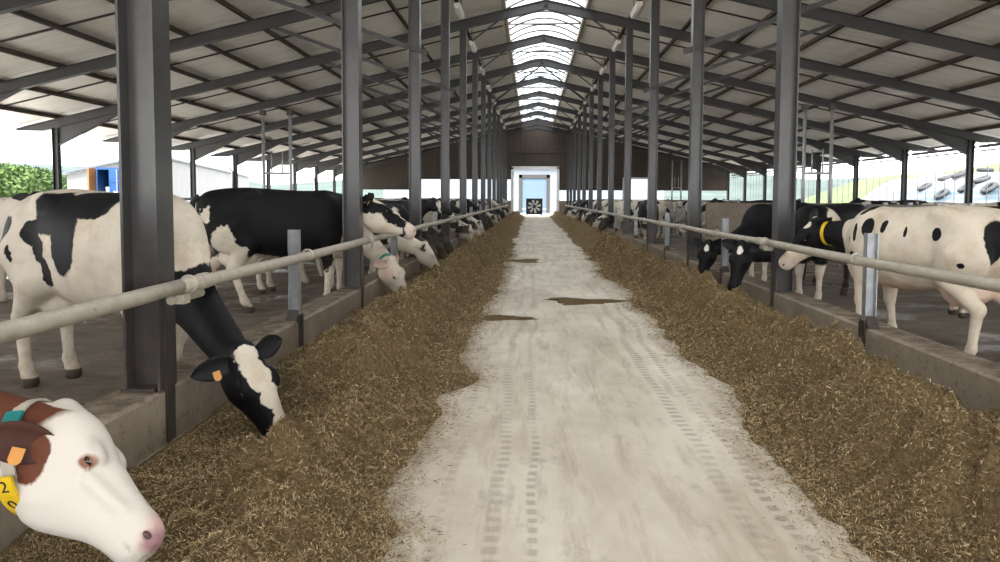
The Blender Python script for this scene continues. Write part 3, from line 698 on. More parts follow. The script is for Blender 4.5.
def cow_parts(o, cf, tailmat, tags=None, collar=None, hero=False):
    H, M = cf['H'], cf['M']
    for s in (-1, 1):
        V, Q = ball(H(.19, s * .103, -.014), (.022, .014, .018), M); link('eye', nmesh('eye', V, Q, [EYE]), o)
        V, Q = ball(H(.532, s * .054, -.046), (.017, .015, .01), M); link('nostril', nmesh('nostril', V, Q, [NOSEP]), o)
    x = random.uniform(-.05, .05)
    obj('tail', MB().tube([(-.9, 0, 1.33), (-.97, x * .3, 1.27), (-1.0, x, 1.05), (-1.0, x * 1.4, .75), (-1.0, x * 1.5, .6), (-1.0, x * 1.5, .42), (-1.0, x * 1.5, .36)], [.035, .03, .022, .018, .03, .028, .005], 8), tailmat, o, smooth=True)
    if tags:
        for s, clr in tags:
            e, ax, wd, nr, eL = cf['ears'][0 if s < 0 else 1]; c = e + ax * .09 + wd * .02 + nr * .012; V = []
            w_, h_, th = (.034, .05, .002); d = wd * .9 + nr * .2; d = d / np.linalg.norm(d)
            for k in (-th, th):
                for a, b in ((-.5, -.1), (.5, -.1), (.5, .75), (.28, 1), (-.28, 1), (-.5, .75)): V.append(c + ax * (a * w_ * 1.2) + d * (b * h_) + nr * (k + .004))
            Q = [(0, 1, 2, 3, 4, 5), (11, 10, 9, 8, 7, 6)] + [(i, i + 6, (i + 1) % 6 + 6, (i + 1) % 6) for i in range(6)]
            link('ear_tag', nmesh('ear_tag', V, Q, [plain('tag_' + clr[0], clr[1], .45, var=.05)], False), o)
    if collar:
        u, clr, wid = collar[:3]; c = cf['bz'](u); d = cf['bz'](u + .02) - cf['bz'](u - .02); d /= np.linalg.norm(d); lat = cf['lat'] - d * (cf['lat'] @ d); lat /= np.linalg.norm(lat); up = np.cross(lat, d)
        tl = collar[3] if len(collar) > 3 else 0.0; sg = 1 if up[2] > 0 else -1; up, d = up * math.cos(tl) - d * sg * math.sin(tl), d * math.cos(tl) + up * sg * math.sin(tl)
        ls = 1.6 - .35 * u; a_, b_ = cf['rad'](u) / ls * 1.0 + .016, cf['rad'](u) + .014; V, Q = [], []; n = 36
        for k in range(n):
            t_ = 2 * math.pi * k / n
            for rr in (0, .007):
                for e in (-wid / 2, wid / 2): V.append(c + lat * math.cos(t_) * (a_ + rr) + up * math.sin(t_) * (b_ + rr) + d * e)
        for k in range(n):
            a, b = k * 4, ((k + 1) % n) * 4; Q += [(a, b, b + 1, a + 1), (a + 2, a + 3, b + 3, b + 2), (a, a + 2, b + 2, b), (a + 1, b + 1, b + 3, a + 3)]
        link('collar', nmesh('collar', V, Q, [plain('collar_' + clr[0], clr[1], .6, var=.1)], False), o)
        return c, d, lat, up, a_, b_

def near_cow(label, loc, yaw, poll, t, u, mat_fn, scale=1.0, ctrl=None, vx=.018, ear=BLK, tail=WHT, tags=None, collar=None, hero=False, **kw):
    """poll (world), head axes (world) are turned into the cow's own frame"""
    R = Matrix.Rotation(yaw, 3, 'Z').inverted(); loc = Vector((loc[0], loc[1], FLOORZ))
    toL = lambda p: tuple((R @ (Vector(p) - loc)) / scale)
    cf = cow_field(toL(poll), R @ Vector(t), R @ Vector(u), ctrl=toL(ctrl) if ctrl else None, vx=vx, hero=hero, **kw)
    nm = 'coat_%d' % len(bpy.data.materials); mat = mat_fn(nm, cf)
    me = cow_body(cf, mat, plain('ear_%d' % len(bpy.data.materials), ear, .7, var=.1, scale=20))
    o = link('dairy_cow', me, None, tuple(loc), (0, 0, yaw)); o.scale = (scale,) * 3; tag(o, label, 'cow', 'cows at the feed rails')
    cf['ring'] = cow_parts(o, cf, plain('tail_%d' % len(bpy.data.materials), tail, .8), tags, collar, hero)
    return o, cf
ORANGE = ('orange', (.6, .27, .06)); YEL = ('yellow', (.75, .5, .02)); GRN = ('green', (.03, .2, .14))
deg = math.radians

# --- red and white cow, closest, head through the left rail
RED = (.115, .038, .02); CREAM = (.6, .555, .5)
def coat_red(nm, cf):
    H = cf['H']
    return coat(nm, RED, [(H(.3, 0, -.1), (.34, .34, .34), CREAM, .04), (H(.06, 0, -.26), (.2, .2, .13), CREAM, .04), (H(-.07, 0, .02), (.11, .085, .09), CREAM), (H(.03, -.13, -.14), (.07, .07, .1), RED), (H(.03, .13, -.14), (.07, .07, .1), RED),
                (H(.53, 0, -.03), (.055, .075, .055), (.62, .42, .38), .3), (H(.55, .03, -.05), (.03, .04, .035), (.36, .2, .22), .4), (H(.55, -.03, -.05), (.03, .04, .035), (.36, .2, .22), .4),
                (H(.195, -.115, -.02), (.032, .03, .024), (.26, .12, .08), .3, 1), (H(.195, .115, -.02), (.032, .03, .024), (.26, .12, .08), .3, 1)], .05, 9, .3)
o, cf = near_cow('red brown cow with a white face and numbered yellow collar tag, closest on the left', (-3.3, 2.35), deg(4), pix(77, 428, 2.5), (.82, -.3, -.6), (.66, .38, .64), coat_red,
                 ctrl=(-2.15, 2.45, .62), vx=.0115, ear=(.06, .02, .013), tail=CREAM, tags=[(-1, ORANGE)], collar=(.915, ('strap', (.42, .38, .32)), .045, .24), hero=True, hs=.95, hd=1.16, base=(.6, 0, .93), neck_r=(.235, .165), ear_ax=(-.62, .72, -.42), ear_n=(.55, .7, .1), ear_o=(.05, .115, -.08), ear_l=.24)
c, d, lat, up, a_, b_ = cf['ring']
sgn = -1 if (lat[1] > 0) else 1        # the side of the neck towards the camera
obj_p = []
def ring_pt(th, rr=0.0): return c + lat * sgn * math.cos(th) * (a_ + rr) + up * math.sin(th) * (b_ + rr)
def ring_plate(name, th0, th1, wid, rr, mat, parent):
    V, Q = [], []; n = 6
    for k in range(n + 1):
        th = th0 + (th1 - th0) * k / n
        for r_ in (rr, rr + .012):
            for e in (-wid / 2, wid / 2): V.append(ring_pt(th, r_) + d * e)
    for k in range(n):
        a = k * 4; b = a + 4; Q += [(a, b, b + 1, a + 1), (a + 2, a + 3, b + 3, b + 2), (a, a + 2, b + 2, b), (a + 1, b + 1, b + 3, a + 3)]
    Q += [(0, 1, 3, 2), (n * 4, n * 4 + 2, n * 4 + 3, n * 4 + 1)]
    return link(name, nmesh(name, V, Q, [mat], False), parent)
ring_plate('collar_buckle', .55, 1.05, .06, .006, plain('teal_plastic', (.01, .17, .16), .4, var=.05), o)
tagm = plain('tag_yellow', (.75, .5, .02), .45, var=.05)
FONT_DIGITS = '206'
for i, ch in enumerate(FONT_DIGITS):
    t0 = -.12 - i * .36; pl = ring_plate('number_tag', t0, t0 - .33, .062, .03, tagm, o); pl['label'] = 'yellow collar tag with the black digit ' + ch
    cu = bpy.data.curves.new('digit', 'FONT'); cu.body = ch; cu.size = .062; cu.align_x = 'CENTER'; cu.align_y = 'CENTER'; cu.extrude = .0008
    ob = bpy.data.objects.new('digit', cu); col.objects.link(ob); dg = bpy.context.evaluated_depsgraph_get(); me = bpy.data.meshes.new_from_object(ob.evaluated_get(dg)); bpy.data.objects.remove(ob)
    me.materials.clear(); me.materials.append(BLACKP)
    tm = t0 - .165; nrm = Vector(ring_pt(tm, .1) - ring_pt(tm, 0)).normalized(); yv = Vector(ring_pt(tm + .05) - ring_pt(tm - .05)).normalized(); xv = yv.cross(nrm).normalized(); yv = nrm.cross(xv)
    Mx = Matrix((xv, yv, nrm)).transposed().to_4x4(); Mx.translation = Vector(ring_pt(tm, .0425)); me.transform(Mx); link('digit', me, pl)
ring_plate('tag_end', -1.21, -1.3, .062, .03, plain('green_plastic', (.01, .14, .08), .4, var=.05), o)

# --- black and white cow eating by the first left column
def coat_l2(nm, cf):
    H = cf['H']; bz = cf['bz']
    L = [((-.22, -.3, 1.28), (.2, .25, .16), BLK), ((.12, -.3, 1.36), (.3, .3, .13), BLK), ((-.02, -.33, 1.08), (.14, .2, .22), BLK), ((-.42, -.3, 1.14), (.1, .2, .09), BLK), ((-.34, -.3, 1.02), (.07, .2, .1), BLK), ((-.28, -.3, .86), (.065, .2, .1), BLK), ((-.72, -.3, 1.12), (.08, .2, .12), BLK), ((-.56, -.3, .98), (.03, .15, .06), BLK),
         ((.74, 0, .86), (.16, .35, .26), BLK), (bz(.1), (.16, .2, .12), WHT)]
    for u_ in (.22, .38, .55, .72, .88): L.append((bz(u_), (.26, .26, .26), BLK))
    L += [(bz(.2) + np.array([.0, 0, .2]), (.2, .3, .1), WHT), (H(.2, 0, -.1), (.34, .3, .3), BLK), (H(.14, .01, .06), (.2, .085, .09), WHT), (H(.02, 0, .05), (.1, .07, .08), WHT), (H(.27, .025, .04), (.14, .062, .09), WHT), (H(.4, .035, .01), (.2, .062, .09), WHT), (H(.5, 0, -.06), (.075, .12, .11), (.6, .5, .43), .08)]
    return coat(nm, WHT, L, .13, 5)
L2T, L2U = Vector((.3, -.1, -.5)), Vector((.72, -.62, .06))
near_cow('black and white cow with a long white blaze eating beside the nearest left column', (-3.12, 5.2), deg(-24), pix(246, 356, 4.4), L2T, L2U, coat_l2, 1.07, ctrl=(-2.22, 4.75, .68), vx=.0165, steps=(-.12, -.14, 0, 0), hs=1.07, ear_ax=(-.1, .95, -.3), tags=[(-1, ORANGE)], tail=WHT, base=(.6, 0, .93))

# --- black cow with raised head
def coat_l3(nm, cf):
    H = cf['H']; bz = cf['bz']; L = []
    L += [((-.7, -.28, .86), (.12, .2, .16), WHT), ((-.86, -.1, 1.12), (.06, .2, .1), WHT), ((-.6, -.2, .66), (.2, .3, .16), WHT), ((-.4, 0, .35), (1.2, .6, .3), WHT), ((.1, -.1, .55), (.25, .3, .08), WHT), ((.6, 0, .62), (.2, .3, .2), WHT), ((.42, -.22, .62), (.1, .12, .22), BLK), ((.75, 0, .75), (.14, .3, .14), WHT)]
    L += [(bz(.95) - np.array([-.02, 0, .12]), (.22, .25, .12), WHT), (bz(.6) - np.array([0, 0, .2]), (.25, .25, .12), WHT), (H(.25, 0, -.2), (.3, .2, .09), WHT), (H(.1, 0, .05), (.2, .05, .06), WHT), (H(.33, 0, .02), (.17, .05, .04), WHT), (H(.5, 0, -.06), (.1, .12, .13), (.62, .5, .44), .08)]
    return coat(nm, BLK, L, .22, 4)
near_cow('black cow holding its head up above the left rail by the second column', (-3.3, 9.4), deg(29), pix(371, 201, 9.64), (.5, .1, -.3), (.3, .1, .9), coat_l3, 1.12, ctrl=(-2.38, 9.98, 1.42), vx=.02, hs=1.16, ear_ax=(-.15, .8, .35), ear_n=(.6, .6, .1), tags=[(-1, ORANGE)], steps=(.1, -.05, 0, .3), ear=(.02, .016, .014), tail=(.02, .02, .02))
# --- white cow eating behind it
def coat_l4(nm, cf):
    H = cf['H']; return coat(nm, (.66, .58, .49), [(H(.5, 0, -.06), (.08, .12, .11), (.58, .42, .36), .2), (H(.1, 0, -.1), (.12, .3, .1), (.6, .46, .38), .5), ((-.3, 0, 1.3), (.3, .5, .2), BLK)], .08, 5)
near_cow('white cow with a green collar eating under the left rail behind the black cow', (-3.42, 10.95), deg(-6), pix(393, 262, 10.3), (.24, -.05, -.46), (.7, -.4, .35), coat_l4, ctrl=(-2.3, 10.7, .74), vx=.022, hs=1.12, ear=(.5, .36, .3), collar=(.86, GRN, .05), base=(.6, 0, 1.0))
# --- right side: white cow with black spots
def coat_r1(nm, cf):
    H = cf['H']; bz = cf['bz']; CW = (.68, .6, .49)
    sp = [((.36, .34, 1.2), (.075, .2, .1)), ((.16, .35, 1.22), (.04, .2, .07)), ((.22, .35, 1.08), (.035, .2, .055)), ((.52, .28, 1.14), (.03, .2, .1)), ((-.42, .3, 1.16), (.05, .2, .065)), ((-.1, .34, 1.17), (.02, .2, .05)), ((.56, .26, .9), (.06, .2, .04)), ((.2, .34, .8), (.07, .2, .03)), ((.5, .15, 1.38), (.06, .2, .06)),
          ((-.86, .14, 1.1), (.1, .09, .2)), ((-.7, .26, .9), (.03, .15, .03)), ((.68, .2, .82), (.03, .2, .05)), ((.66, .2, 1.06), (.03, .15, .03))]
    L = [(c_, r_, BLK) for c_, r_ in sp] + [(bz(u_), (.2, .22, .23), BLK) for u_ in (.5, .68, .85)] + [(bz(.3) + np.array([0, 0, .1]), (.12, .3, .2), CW), (H(.15, 0, -.05), (.3, .3, .24), BLK), (H(.3, 0, -.2), (.3, .3, .11), CW), (H(.5, 0, -.07), (.11, .14, .12), (.62, .53, .46), .08), (H(.05, 0, .06), (.07, .05, .05), CW), ((.2, 0, .6), (.3, .3, .09), (.6, .42, .28), .5), ((-.5, 0, .6), (.24, .25, .14), (.62, .45, .36), .4)]
    return coat(nm, CW, L, .05, 6, .45)
near_cow('creamy white cow with small black spots and a yellow collar on the right', (3.82, 7.25), deg(111), pix(813, 224, 8.72), (-.38, .1, -.48), (-.5, -.12, .62), coat_r1, ctrl=(3.6, 8.3, 1.12), vx=.0165, hs=1.1, ear_ax=(-.6, .6, .1), ear_n=(.3, 1, .2), collar=(.8, YEL, .05), base=(.6, 0, 1.05), steps=(.05, -.1, .05, -.12), tail=(.6, .52, .42))
def coat_r3(nm, cf):
    H = cf['H']; bz = cf['bz']
    return coat(nm, BLK, [((.42, .2, 1.15), (.16, .3, .22), WHT), ((.2, 0, .3), (.9, .6, .3), WHT), (H(.05, 0, .05), (.05, .038, .06), (.7, .66, .6), .1)], .06, 5)
near_cow('black cow with a white star, head lowered under the right rail beside the column', (4.4, 10.8), deg(218), pix(741, 247, 9.75), (-.14, -.16, -.5), (-.4, -.75, .2), coat_r3, ctrl=(3.4, 10.1, .74), vx=.02, hs=1.1, base=(.6, 0, .95))
def coat_r4(nm, cf):
    H = cf['H']; return coat(nm, BLK, [((.2, 0, .25), (.9, .6, .3), WHT), (H(.06, 0, .05), (.055, .04, .06), (.7, .66, .6), .1)], .06, 5)
near_cow('black cow with a white star and ears out, farther along the right rail', (4.4, 12.9), deg(208), pix(708, 245, 11.95), (-.16, -.14, -.48), (-.42, -.72, .2), coat_r4, ctrl=(3.4, 12.3, .74), vx=.022, hs=1.12, base=(.6, 0, .95))
def coat_r2(nm, cf):
    H = cf['H']; return coat(nm, BLK, [((.3, 0, .3), (.9, .6, .38), WHT), ((-.3, -.2, 1.35), (.3, .4, .2), WHT), ((-.9, 0, 1.1), (.2, .5, .3), WHT)], .1, 4)
near_cow('black cow with white legs standing behind the spotted cow on the right', (6.0, 9.3), deg(172), (4.7, 9.5, 1.2), (-.5, .05, -.25), (-.3, 0, .8), coat_r2, vx=.024)

# --- cows farther along the rails: three built kinds, copied
def far_kind(poll, t, u, ctrl=None, base=(.6, 0, 1.05), steps=(0, 0, 0, 0)):
    cf = cow_field(poll, t, u, ctrl=ctrl, vx=.027, base=base, steps=steps); o = link('dairy_cow', cow_body(cf, FARC, plain('far_ear', (.03, .025, .024), .7))); return o
kinds = [far_kind((1.46, .02, .6), (.35, .05, -.9), (.9, 0, .35), (1.06, 0, .66), (.6, 0, .93), (-.02, -.14, 0, .1)), far_kind((1.42, .06, .64), (.5, .25, -.8), (.8, 0, .5), (1.06, 0, .66), (.6, 0, .93), (-.12, 0, -.1, .05)),
         far_kind((1.18, -.05, 1.42), (.8, -.2, -.45), (.4, 0, .9), None, (.6, 0, 1.1), (-.08, .02, .1, -.1))]
used = [False] * 3
def far_cow(k, x, y, yaw, label, group, scale=1.0):
    o = kinds[k] if not used[k] else kinds[k].copy()
    if used[k]: col.objects.link(o)
    used[k] = True; o.location = (x, y, FLOORZ); o.rotation_euler = (0, 0, yaw); o.scale = (scale,) * 3; return tag(o, label, 'cow', group)
rr = random.Random(21)
def bays(a, b, full):
    out = []; k = 0
    while True:
        y = Y0 + 2.5 * k; k += 1
        if y > b: return out
        if y < a: continue
        out += [y + v + rr.uniform(-.12, .12) for v in ((.72, 1.78) if rr.random() < full else (1.25,))]
lys = bays(11.6, 61.6, .6)[:36]
for i, yv in enumerate(lys):
    k = rr.choice([0, 0, 1, 1, 2]) if i > 1 else (1, 0)[i]; back = .75 if k == 2 else .0
    far_cow(k, XL - 1.12 - back * .35 + rr.uniform(-.06, .06), yv, deg(rr.uniform(-9, 6)), f'black and white cow at the left rail, {ORD[i]} beyond the green-collared cow', 'cows at the feed rails', rr.uniform(.97, 1.05))
rys = bays(26.4, 61.6, .5)[:30]
for i, yv in enumerate(rys):
    k = rr.choice([0, 0, 1, 1, 2]); back = .75 if k == 2 else .0
    far_cow(k, XR + 1.12 + back * .35 + rr.uniform(-.06, .06), yv, math.pi + deg(rr.uniform(-6, 9)), f'black and white cow at the right rail, {ORD[i]} beyond the two black cows', 'cows at the feed rails', rr.uniform(.97, 1.05))
far_cow(2, 3.95, 24.9, deg(270), 'white and black cow standing loose in the right alley facing the camera', 'loose cows behind the rails')
# cows standing in the rows of stalls
n = 0
for side, s in (('left', -1), ('right', 1)):
    spots = [(-7.95, 9.0 + 1.3 * q + .65) for q in (0, 2, 3, 5, 7, 8, 10, 12, 13, 16, 19, 22)] + [(-11.5, 13.4), (-11.8, 19.2), (-5.5, 24.4), (-5.5, 33)] if s < 0 else [(7.05, 21.6 + 1.15 * q + .575) for q in (1, 3, 4, 6, 8, 9, 11, 13, 16, 19)] + [(11.2, 19.6), (11.6, 23.4), (10.2, 31.3)]
    for i, (x, y) in enumerate(spots):
        far_cow(2, x, y, (rr.choice([0, math.pi]) + deg(rr.uniform(-3, 3)) if abs(x) > 6 else deg(88)), f'black and white cow back in the {side} stall rows, {ORD[i]} from the camera', 'cows in the stall rows', rr.uniform(.97, 1.06))
PALEC = far_coat('pale_cow_coat', bias=.16)
for i, q in enumerate([q for q in col.objects if q.get('group') == 'cows in the stall rows']):
    if i % 3 != 1: q.material_slots[0].link = 'OBJECT'; q.material_slots[0].material = PALEC
BROWNC = far_coat('brown_cow_coat', (.2, .085, .045), (.45, .3, .22), -.06)
bc = far_cow(2, 12.6, 26.8, deg(10), 'red brown cow standing in the right stall rows under the eave', 'cows in the stall rows'); bc.material_slots[0].link = 'OBJECT'; bc.material_slots[0].material = BROWNC

# ================================================================== stalls, yard and country around the barn
def tubes(name, lines, r, mat, parent, n=7): 
    m = MB()
    for l in lines: m.tube(l, r, n)
    return obj(name, m, mat, parent, smooth=True)
# low side walls
tag(obj('wall_left', MB().box(XEL - .1, XEL + .05, YFRONT, YEND, 0, .6), WALLC, None, (-.28, 0, 0)), 'low concrete wall below the open left side', 'wall', kind='structure')
tag(obj('wall_right', MB().box(XER - .05, XER + .1, YFRONT, YEND, 0, .6), WALLC, None, (.28, 0, 0)), 'low concrete wall below the open right side', 'wall', kind='structure')
# stall dividers: bent galvanised pipe loops
div = link('stall_divider', None)
obj('post', MB().tube([(0, 0, 0), (0, 0, 1.42)], .032, 8), GALV, div, smooth=True)
obj('loop', MB().tube([(0, 0, 1.15), (.3, 0, 1.2), (1.0, 0, 1.2), (1.35, 0, 1.1), (1.5, 0, .85), (1.4, 0, .6), (1.1, 0, .48), (.5, 0, .45), (0, 0, .4)], .026, 8), GALV, div, smooth=True)
first = True
for side, s, x, ys in (('left', -1, -8.9, [9.0 + 1.3 * i for i in range(26)]), ('right', 1, 6.1, [21.6 + 1.15 * i for i in range(22)])):
    for i, y in enumerate(ys):
        o = div if first else copy_tree(div); first = False; o.location = (x, y, FLOORZ)
        tag(o, f'grey pipe stall divider in the {side} stall row, {ORD[i]} from the camera', 'stall divider', 'stall dividers')
    t = thing('neck_rail', (x, ys[0], FLOORZ), f'grey pipe neck rail along the {side} stall dividers', 'rail')
    tubes('pipe', [[(0.02, 0, 1.44), (0.02, ys[-1] - ys[0], 1.44)]], .03, GALV, t)
ew = tag(obj('stall_end_wall', MB().box(4.95, 9.2, 20.6, 20.8, FLOORZ, 1.42), WALLC), 'brown concrete wall at the near end of the right stall row', 'wall')
fe = thing('stall_fence', (9.0, 8, FLOORZ), 'grey plank fence along the right stalls behind the spotted cow', 'fence')
for i in range(11): obj('post', MB().box(-.05, .05, i * 1.2 - .05, i * 1.2 + .05, 0, 1.42), GALV, fe)
for z in (.5, .9, 1.3): obj('plank', MB().box(.052, .09, -.1, 12.1, z - .07, z + .07), plain('weathered_plank', (.28, .26, .23), .8), fe)
fe2 = thing('stall_fence', (-6.3, 8, FLOORZ), 'grey pipe fence between the left alley and the stalls', 'fence')
# tall pipe frames
def pframe(x, y, w_, label):
    t = thing('pipe_frame', (x, y, FLOORZ), label, 'frame')
    for xx in (-w_ / 2, w_ / 2):
        tubes('post', [[(xx, 0, 0), (xx, 0, 3.75)]], .045, GALV, t); obj('cap', MB().box(xx - .07, xx + .07, -.07, .07, 3.72, 3.86), DARK, t)
    tubes('crossbar', [[(-w_ / 2, 0, 2.15), (w_ / 2, 0, 2.15)]], .03, GALV, t)
    for xx in (-w_ / 5, w_ / 5): tubes('hanger', [[(xx, 0, 2.15), (xx, 0, 2.75)]], .02, GALV, t)
p1 = pix(264, 190, 19.5); p2 = pix(291, 190, 19.5); pframe((p1.x + p2.x) / 2, 19.5, abs(p2.x - p1.x), 'tall pipe frame with a crossbar behind the black cow on the left')
p1 = pix(803, 190, 18.5); p2 = pix(830, 190, 18.5); pframe((p1.x + p2.x) / 2, 18.5, abs(p2.x - p1.x), 'tall pipe frame with a crossbar behind the spotted cow on the right')
p1 = pix(672, 190, 42); p2 = pix(681, 190, 42); pframe((p1.x + p2.x) / 2, 42, abs(p2.x - p1.x), 'far tall pipe frame near the right stall row')
bpy.data.objects.remove(fe2)
# downpipes
for k, nm in ((7, 'third'), (10, 'far')):
    y = Y0 + S * k; t = thing('downpipe', (XEL - .1, y, 0), f'pale bent downpipe on the left eave post, {"nearer" if k == 7 else "farther"} of two', 'downpipe')
    obj('pipe', MB().tube([(-.9, -.2, 3.75), (-.9, -.2, 3.45), (-.75, -.2, 3.3), (-.2, -.2, 3.15), (-.02, -.2, 3.0), (0, -.2, 2.8), (0, -.2, .1)], .055, 8), WHITE, t, smooth=True)
    obj('bracket', MB().box(-.07, .07, -.2, -.1, 2.0, 2.05), GALV, t)
# curtain frames on the right side
for k in range(3, 12):
    y = Y0 + S * k; t = thing('curtain_frame', (XER + .25, y, 0), f'thin upright wires and rolled curtain tubes on the right side, bay {ORD[k - 3]} in view', 'curtain frame', 'right side curtain frames')
    for j in range(1, 7): obj('wire', MB().tube([(0, j * S / 7, .6), (0, j * S / 7, 3.85)], .016, 5), GALV, t)
    for z, r in ((3.8, .045), (3.62, .06), (3.45, .03)): obj('tube', MB().tube([(0, .15, z), (0, S - .15, z)], r, 8), plain('curtain_tube', (.2, .2, .2), .5), t)
# left: pale shed, container
sh = thing('pale_shed', (-28, 52, -.31), 'long pale sheet-clad shed beyond the left side of the barn', 'building')
cx0, cx1 = -30, -37
ROOFG = plain('shed_roof', (.07, .085, .105), .5, var=.08)
V = []
w0 = MB().prism([(-6.4, 0), (0, 0), (0, 4.9), (-6.4, 3.5)], 0, .2); obj('gable_wall', w0, SHEDW, sh)
ang = deg(14)
SHEDS = clad_mat('pale_shed_side', (.15, .155, .16), (.18, .183, .187), 1.0, 'Y')
m = MB().add([(0, 0, 0), (-15, 56, 0), (-15, 56, 4.9), (0, 0, 4.9), (-.25, 0, 0), (-15.25, 56, 0), (-15.25, 56, 4.9), (-.25, 0, 4.9)], [(0, 1, 2, 3), (4, 7, 6, 5), (3, 2, 6, 7), (0, 4, 5, 1), (0, 3, 7, 4), (1, 5, 6, 2)]); obj('side_wall', m, SHEDS, sh)
m = MB().add([(.4, -.4, 4.85), (-14.6, 56, 4.85), (-28, 54, 7.4), (-10, -.4, 3.2 + 4), (.4, -.4, 5.0), (-14.6, 56, 5.0), (-28, 54, 7.55), (-10, -.4, 7.35)], [(0, 3, 2, 1), (4, 5, 6, 7), (0, 1, 5, 4), (1, 2, 6, 5), (2, 3, 7, 6), (3, 0, 4, 7)])
m = MB().add([(.4, -.5, 4.9), (-14.6, 56.5, 4.9), (-22.3, 54.5, 3.48), (-6.7, -.5, 3.48), (.4, -.5, 5.05), (-14.6, 56.5, 5.05), (-22.3, 54.5, 3.63), (-6.7, -.5, 3.63)], [(0, 3, 2, 1), (4, 5, 6, 7), (0, 1, 5, 4), (1, 2, 6, 5), (2, 3, 7, 6), (3, 0, 4, 7)]); obj('roof', m, ROOFG, sh)
ct = thing('shipping_container', (-19.25, 32.6, -.31), 'bright blue shipping container with an open orange door beside the shed', 'container')
BLU = plain('container_blue', (.006, .05, .17), .5, var=.08); ORG = plain('container_orange', (.2, .09, .03), .6)
zt = 3.2
obj('shell', MB().box(-1.0, 1.0, .1, 3.1, .12, .25).box(-1.0, 1.0, .1, 3.1, zt - .1, zt).box(-1.0, -.92, .1, 3.1, .25, zt - .1).box(0.92, 1.0, .1, 3.1, .25, zt - .1).box(-1.0, 1.0, 3.0, 3.1, .25, zt - .1), BLU, ct)
dr = obj('door', MB().box(-.32, 1.0, 0, .07, .2, zt - .05), BLU, ct)
for i in range(4): obj('rib', MB().box(-.25, .95, -.03, 0, .35 + i * .72, .5 + i * .72), BLU, dr)
for x in (.1, .7): obj('lock_bar', MB().tube([(x, -.06, .2), (x, -.06, zt - .1)], .025, 6), GALV, dr)
obj('marking', MB().box(.2, .55, -.008, -.002, 2.55, 2.75).box(-.1, .12, -.008, -.002, 1.95, 2.1).box(.3, .7, -.008, -.002, 1.3, 1.36), WHITE, dr)
d2 = obj('door', MB().box(-.04, .04, -.95, 0, .2, zt - .05), ORG, ct, (-.96, 0, 0), (0, 0, deg(14)))
obj('sack', MB().tube([(-.6, .6, .3), (-.6, .6, 1.6), (-.6, .6, 1.75), (-.6, .6, 2.3)], [.25, .27, .2, .22], 10), WHITE, ct, smooth=True)
# trees and hills
LEAF = [plain('leaf_green_%d' % i, c, .8, var=.3, scale=3) for i, c in enumerate([(.045, .085, .02), (.06, .105, .025), (.035, .07, .022)])]
BARK = plain('bark', (.1, .075, .055), .9)
def tree(x, y, h, r, i, label):
    rs = np.random.RandomState(i); t = thing('leafy_tree', (x, y, -.31), label, 'tree', 'trees beyond the left side')
    obj('trunk', MB().tube([(0, 0, 0), (.1, 0, h * .35), (.05, .1, h * .75)], [.18, .13, .05], 7), BARK, t)
    N = 1500; d = rs.randn(N, 3); d /= np.linalg.norm(d, axis=1)[:, None]; blob = 1 + .3 * np.sin(d[:, 0] * 5 + i) * np.sin(d[:, 1] * 4 + 1) * np.cos(d[:, 2] * 5)
    c = d * (r * blob * rs.uniform(.55, 1, N) ** .5)[:, None] * np.array([1, 1, h / r * .42]) + np.array([0, 0, h * .58])
    a = rs.randn(N, 3); a /= np.linalg.norm(a, axis=1)[:, None]; b = np.cross(a, rs.randn(N, 3)); b /= np.linalg.norm(b, axis=1)[:, None]; z = r * .11
    V = np.stack([c - a * z, c - b * z * .5, c + a * z, c + b * z * .5], 1).reshape(-1, 3); link('foliage', nmesh('foliage', V, np.arange(N * 4).reshape(-1, 4), [LEAF[i % 3]], False), t)
for i, (px, Y, h, r) in enumerate([(-12, 66, 5.2, 2.6), (8, 60, 4.6, 2.2), (24, 72, 5.0, 2.5), (40, 64, 4.4, 2.0), (-30, 58, 5.0, 2.6), (52, 90, 5.4, 2.8)]):
    p = pix(px, 199, Y); tree(p.x, p.y, h, r, i, f'green leafy tree outside the left opening, {["second", "third", "fourth", "fifth", "first", "sixth"][i]} from the left')
def hill(name, pts, mat, label):
    """pts: ridge points (x, y, height, half width)"""
    vs, fs = [], []; n = 9
    for x, y, h, wd in pts:
        for j in range(n): a = -1 + 2 * j / (n - 1); vs.append((x, y + a * wd, -.32 + h * (math.cos(a * math.pi) * .5 + .5)))
    for i in range(len(pts) - 1):
        for j in range(n - 1): fs.append((i * n + j, (i + 1) * n + j, (i + 1) * n + j + 1, i * n + j + 1))
    return tag(obj(name, MB().add(vs, fs), mat, smooth=True), label, 'hill', kind='structure')
FOREST = plain('wooded_slope', (.035, .055, .05), .9, var=.4, scale=.12)
hill('hills', [(-520 + 40 * i, 330 + 20 * math.sin(i), 14 + 5 * math.sin(i * .9 + 1.5) + 3 * math.sin(i * 2.3), 120) for i in range(22)], FOREST, 'low wooded hills on the left horizon')
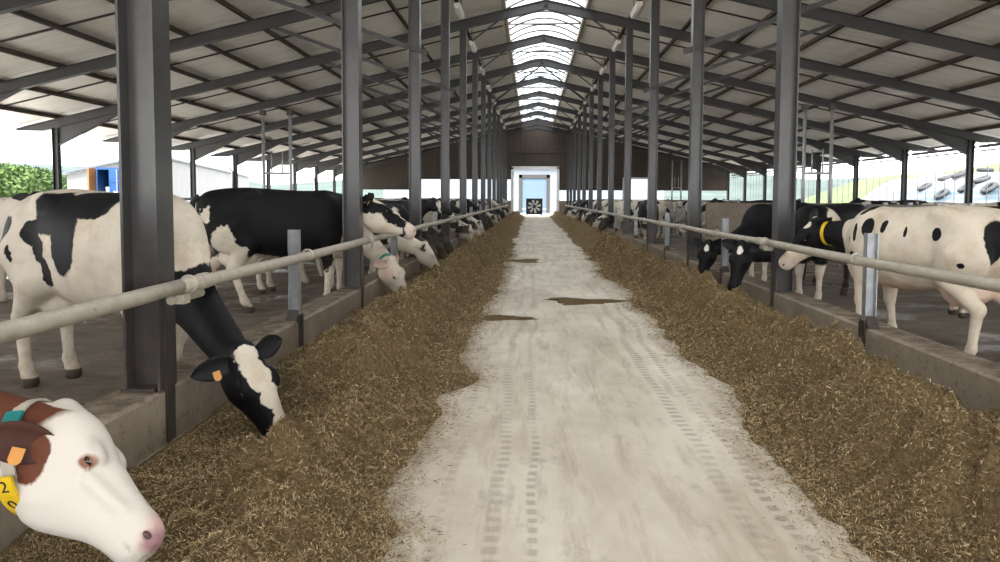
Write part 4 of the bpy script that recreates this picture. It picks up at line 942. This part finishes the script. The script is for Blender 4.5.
# right: grass bank, silage clamp under white sheet with tyres
vs, fs = [], []; n = 10
for i in range(16):
    y = 4 + i * 6
    for j in range(n): u_ = j / (n - 1); vs.append((26 + u_ * 26, y, -.32 + (5.4 + .5 * math.sin(i * .8)) * (.5 - .5 * math.cos(math.pi * min(1, u_ * 1.25)))))
for i in range(15):
    for j in range(n - 1): fs.append((i * n + j, i * n + j + 1, (i + 1) * n + j + 1, (i + 1) * n + j))
tag(obj('grass_bank', MB().add(vs, fs), GRASS, smooth=True), 'green grass bank rising behind the silage clamp on the right', 'ground', kind='structure')
def sheet_mat():
    t = NT('silage_sheet'); p = t.obj(); f = t.noise(p, .8, 5, .6); c = t.mix(t.rng(f, .35, .65), (.09, .098, .108), (.15, .155, .16))
    sx = t.n('ShaderNodeSeparateXYZ'); t.l(p, sx.inputs[0]); wv = t.n('ShaderNodeTexWave', wave_type='BANDS', bands_direction='Z'); t.inp(wv, 'Vector', p); wv.inputs['Scale'].default_value = .9; wv.inputs['Distortion'].default_value = 3; wv.inputs['Detail'].default_value = 1
    m = t.math('MULTIPLY', t.rng(sx.outputs[1], -3, -1), t.rng(sx.outputs[1], 14, 12)); m = t.math('MULTIPLY', m, t.rng(sx.outputs[2], .7, 1.1)); m = t.math('MULTIPLY', m, t.rng(sx.outputs[2], 2.75, 2.5))
    c = t.mix(t.math('MULTIPLY', m, t.rng(wv.outputs[1], .3, .6, .35, .9)), c, (.03, .065, .095))
    t.bump(f, .6, .2); return t.base(c, .45, 0, .4)
def mz(u_, y):   # sheet height over the clamp: u 0..1 away from the barn
    e = min(1, max(0, (22 - abs(y)) / 5)); return (.25 + 3.1 * (.5 - .5 * math.cos(math.pi * min(1, u_ * 1.5)))) * (e * e * (3 - 2 * e)) * (1 + .05 * math.sin(y * 1.3 + u_ * 5))
vs, fs = [], []; nu, ny = 16, 60
for i in range(ny):
    y = -23 + 46 * i / (ny - 1)
    for j in range(nu): u_ = j / (nu - 1); vs.append((u_ * 9, y, mz(u_, y)))
for i in range(ny - 1):
    for j in range(nu - 1): fs.append((i * nu + j, i * nu + j + 1, (i + 1) * nu + j + 1, (i + 1) * nu + j))
base = (20.2, 35, -.32); tag(obj('silage_clamp', MB().add(vs, fs), sheet_mat(), None, base, smooth=True), 'silage clamp under a white sheet with a blue band beyond the right side', 'silage clamp')
TYRE = plain('old_tyre', (.05, .052, .058), .8, var=.2); tm_ = MB().torus((0, 0, 0), .34, .12, None, 16, 7).mesh('tyre', TYRE, True); rr = random.Random(5); cnt = 0
for i in range(13):
    for j in range(3):
        u_, y = .42 + j * .15 + rr.uniform(-.04, .04), -16 + i * 2.2 + rr.uniform(-.5, .5)
        z = mz(u_, y); dz = (mz(u_ + .02, y) - z) / .18; o = link('old_tyre', tm_, None, (base[0] + u_ * 9, base[1] + y, base[2] + z + .13), (0, -math.atan(dz), 0))
        tag(o, f'grey old tyre weighing down the white silage sheet, row {ORD[i]} from the camera, {("lowest", "middle", "highest")[j]}', 'tyre', 'tyres on the silage sheet')
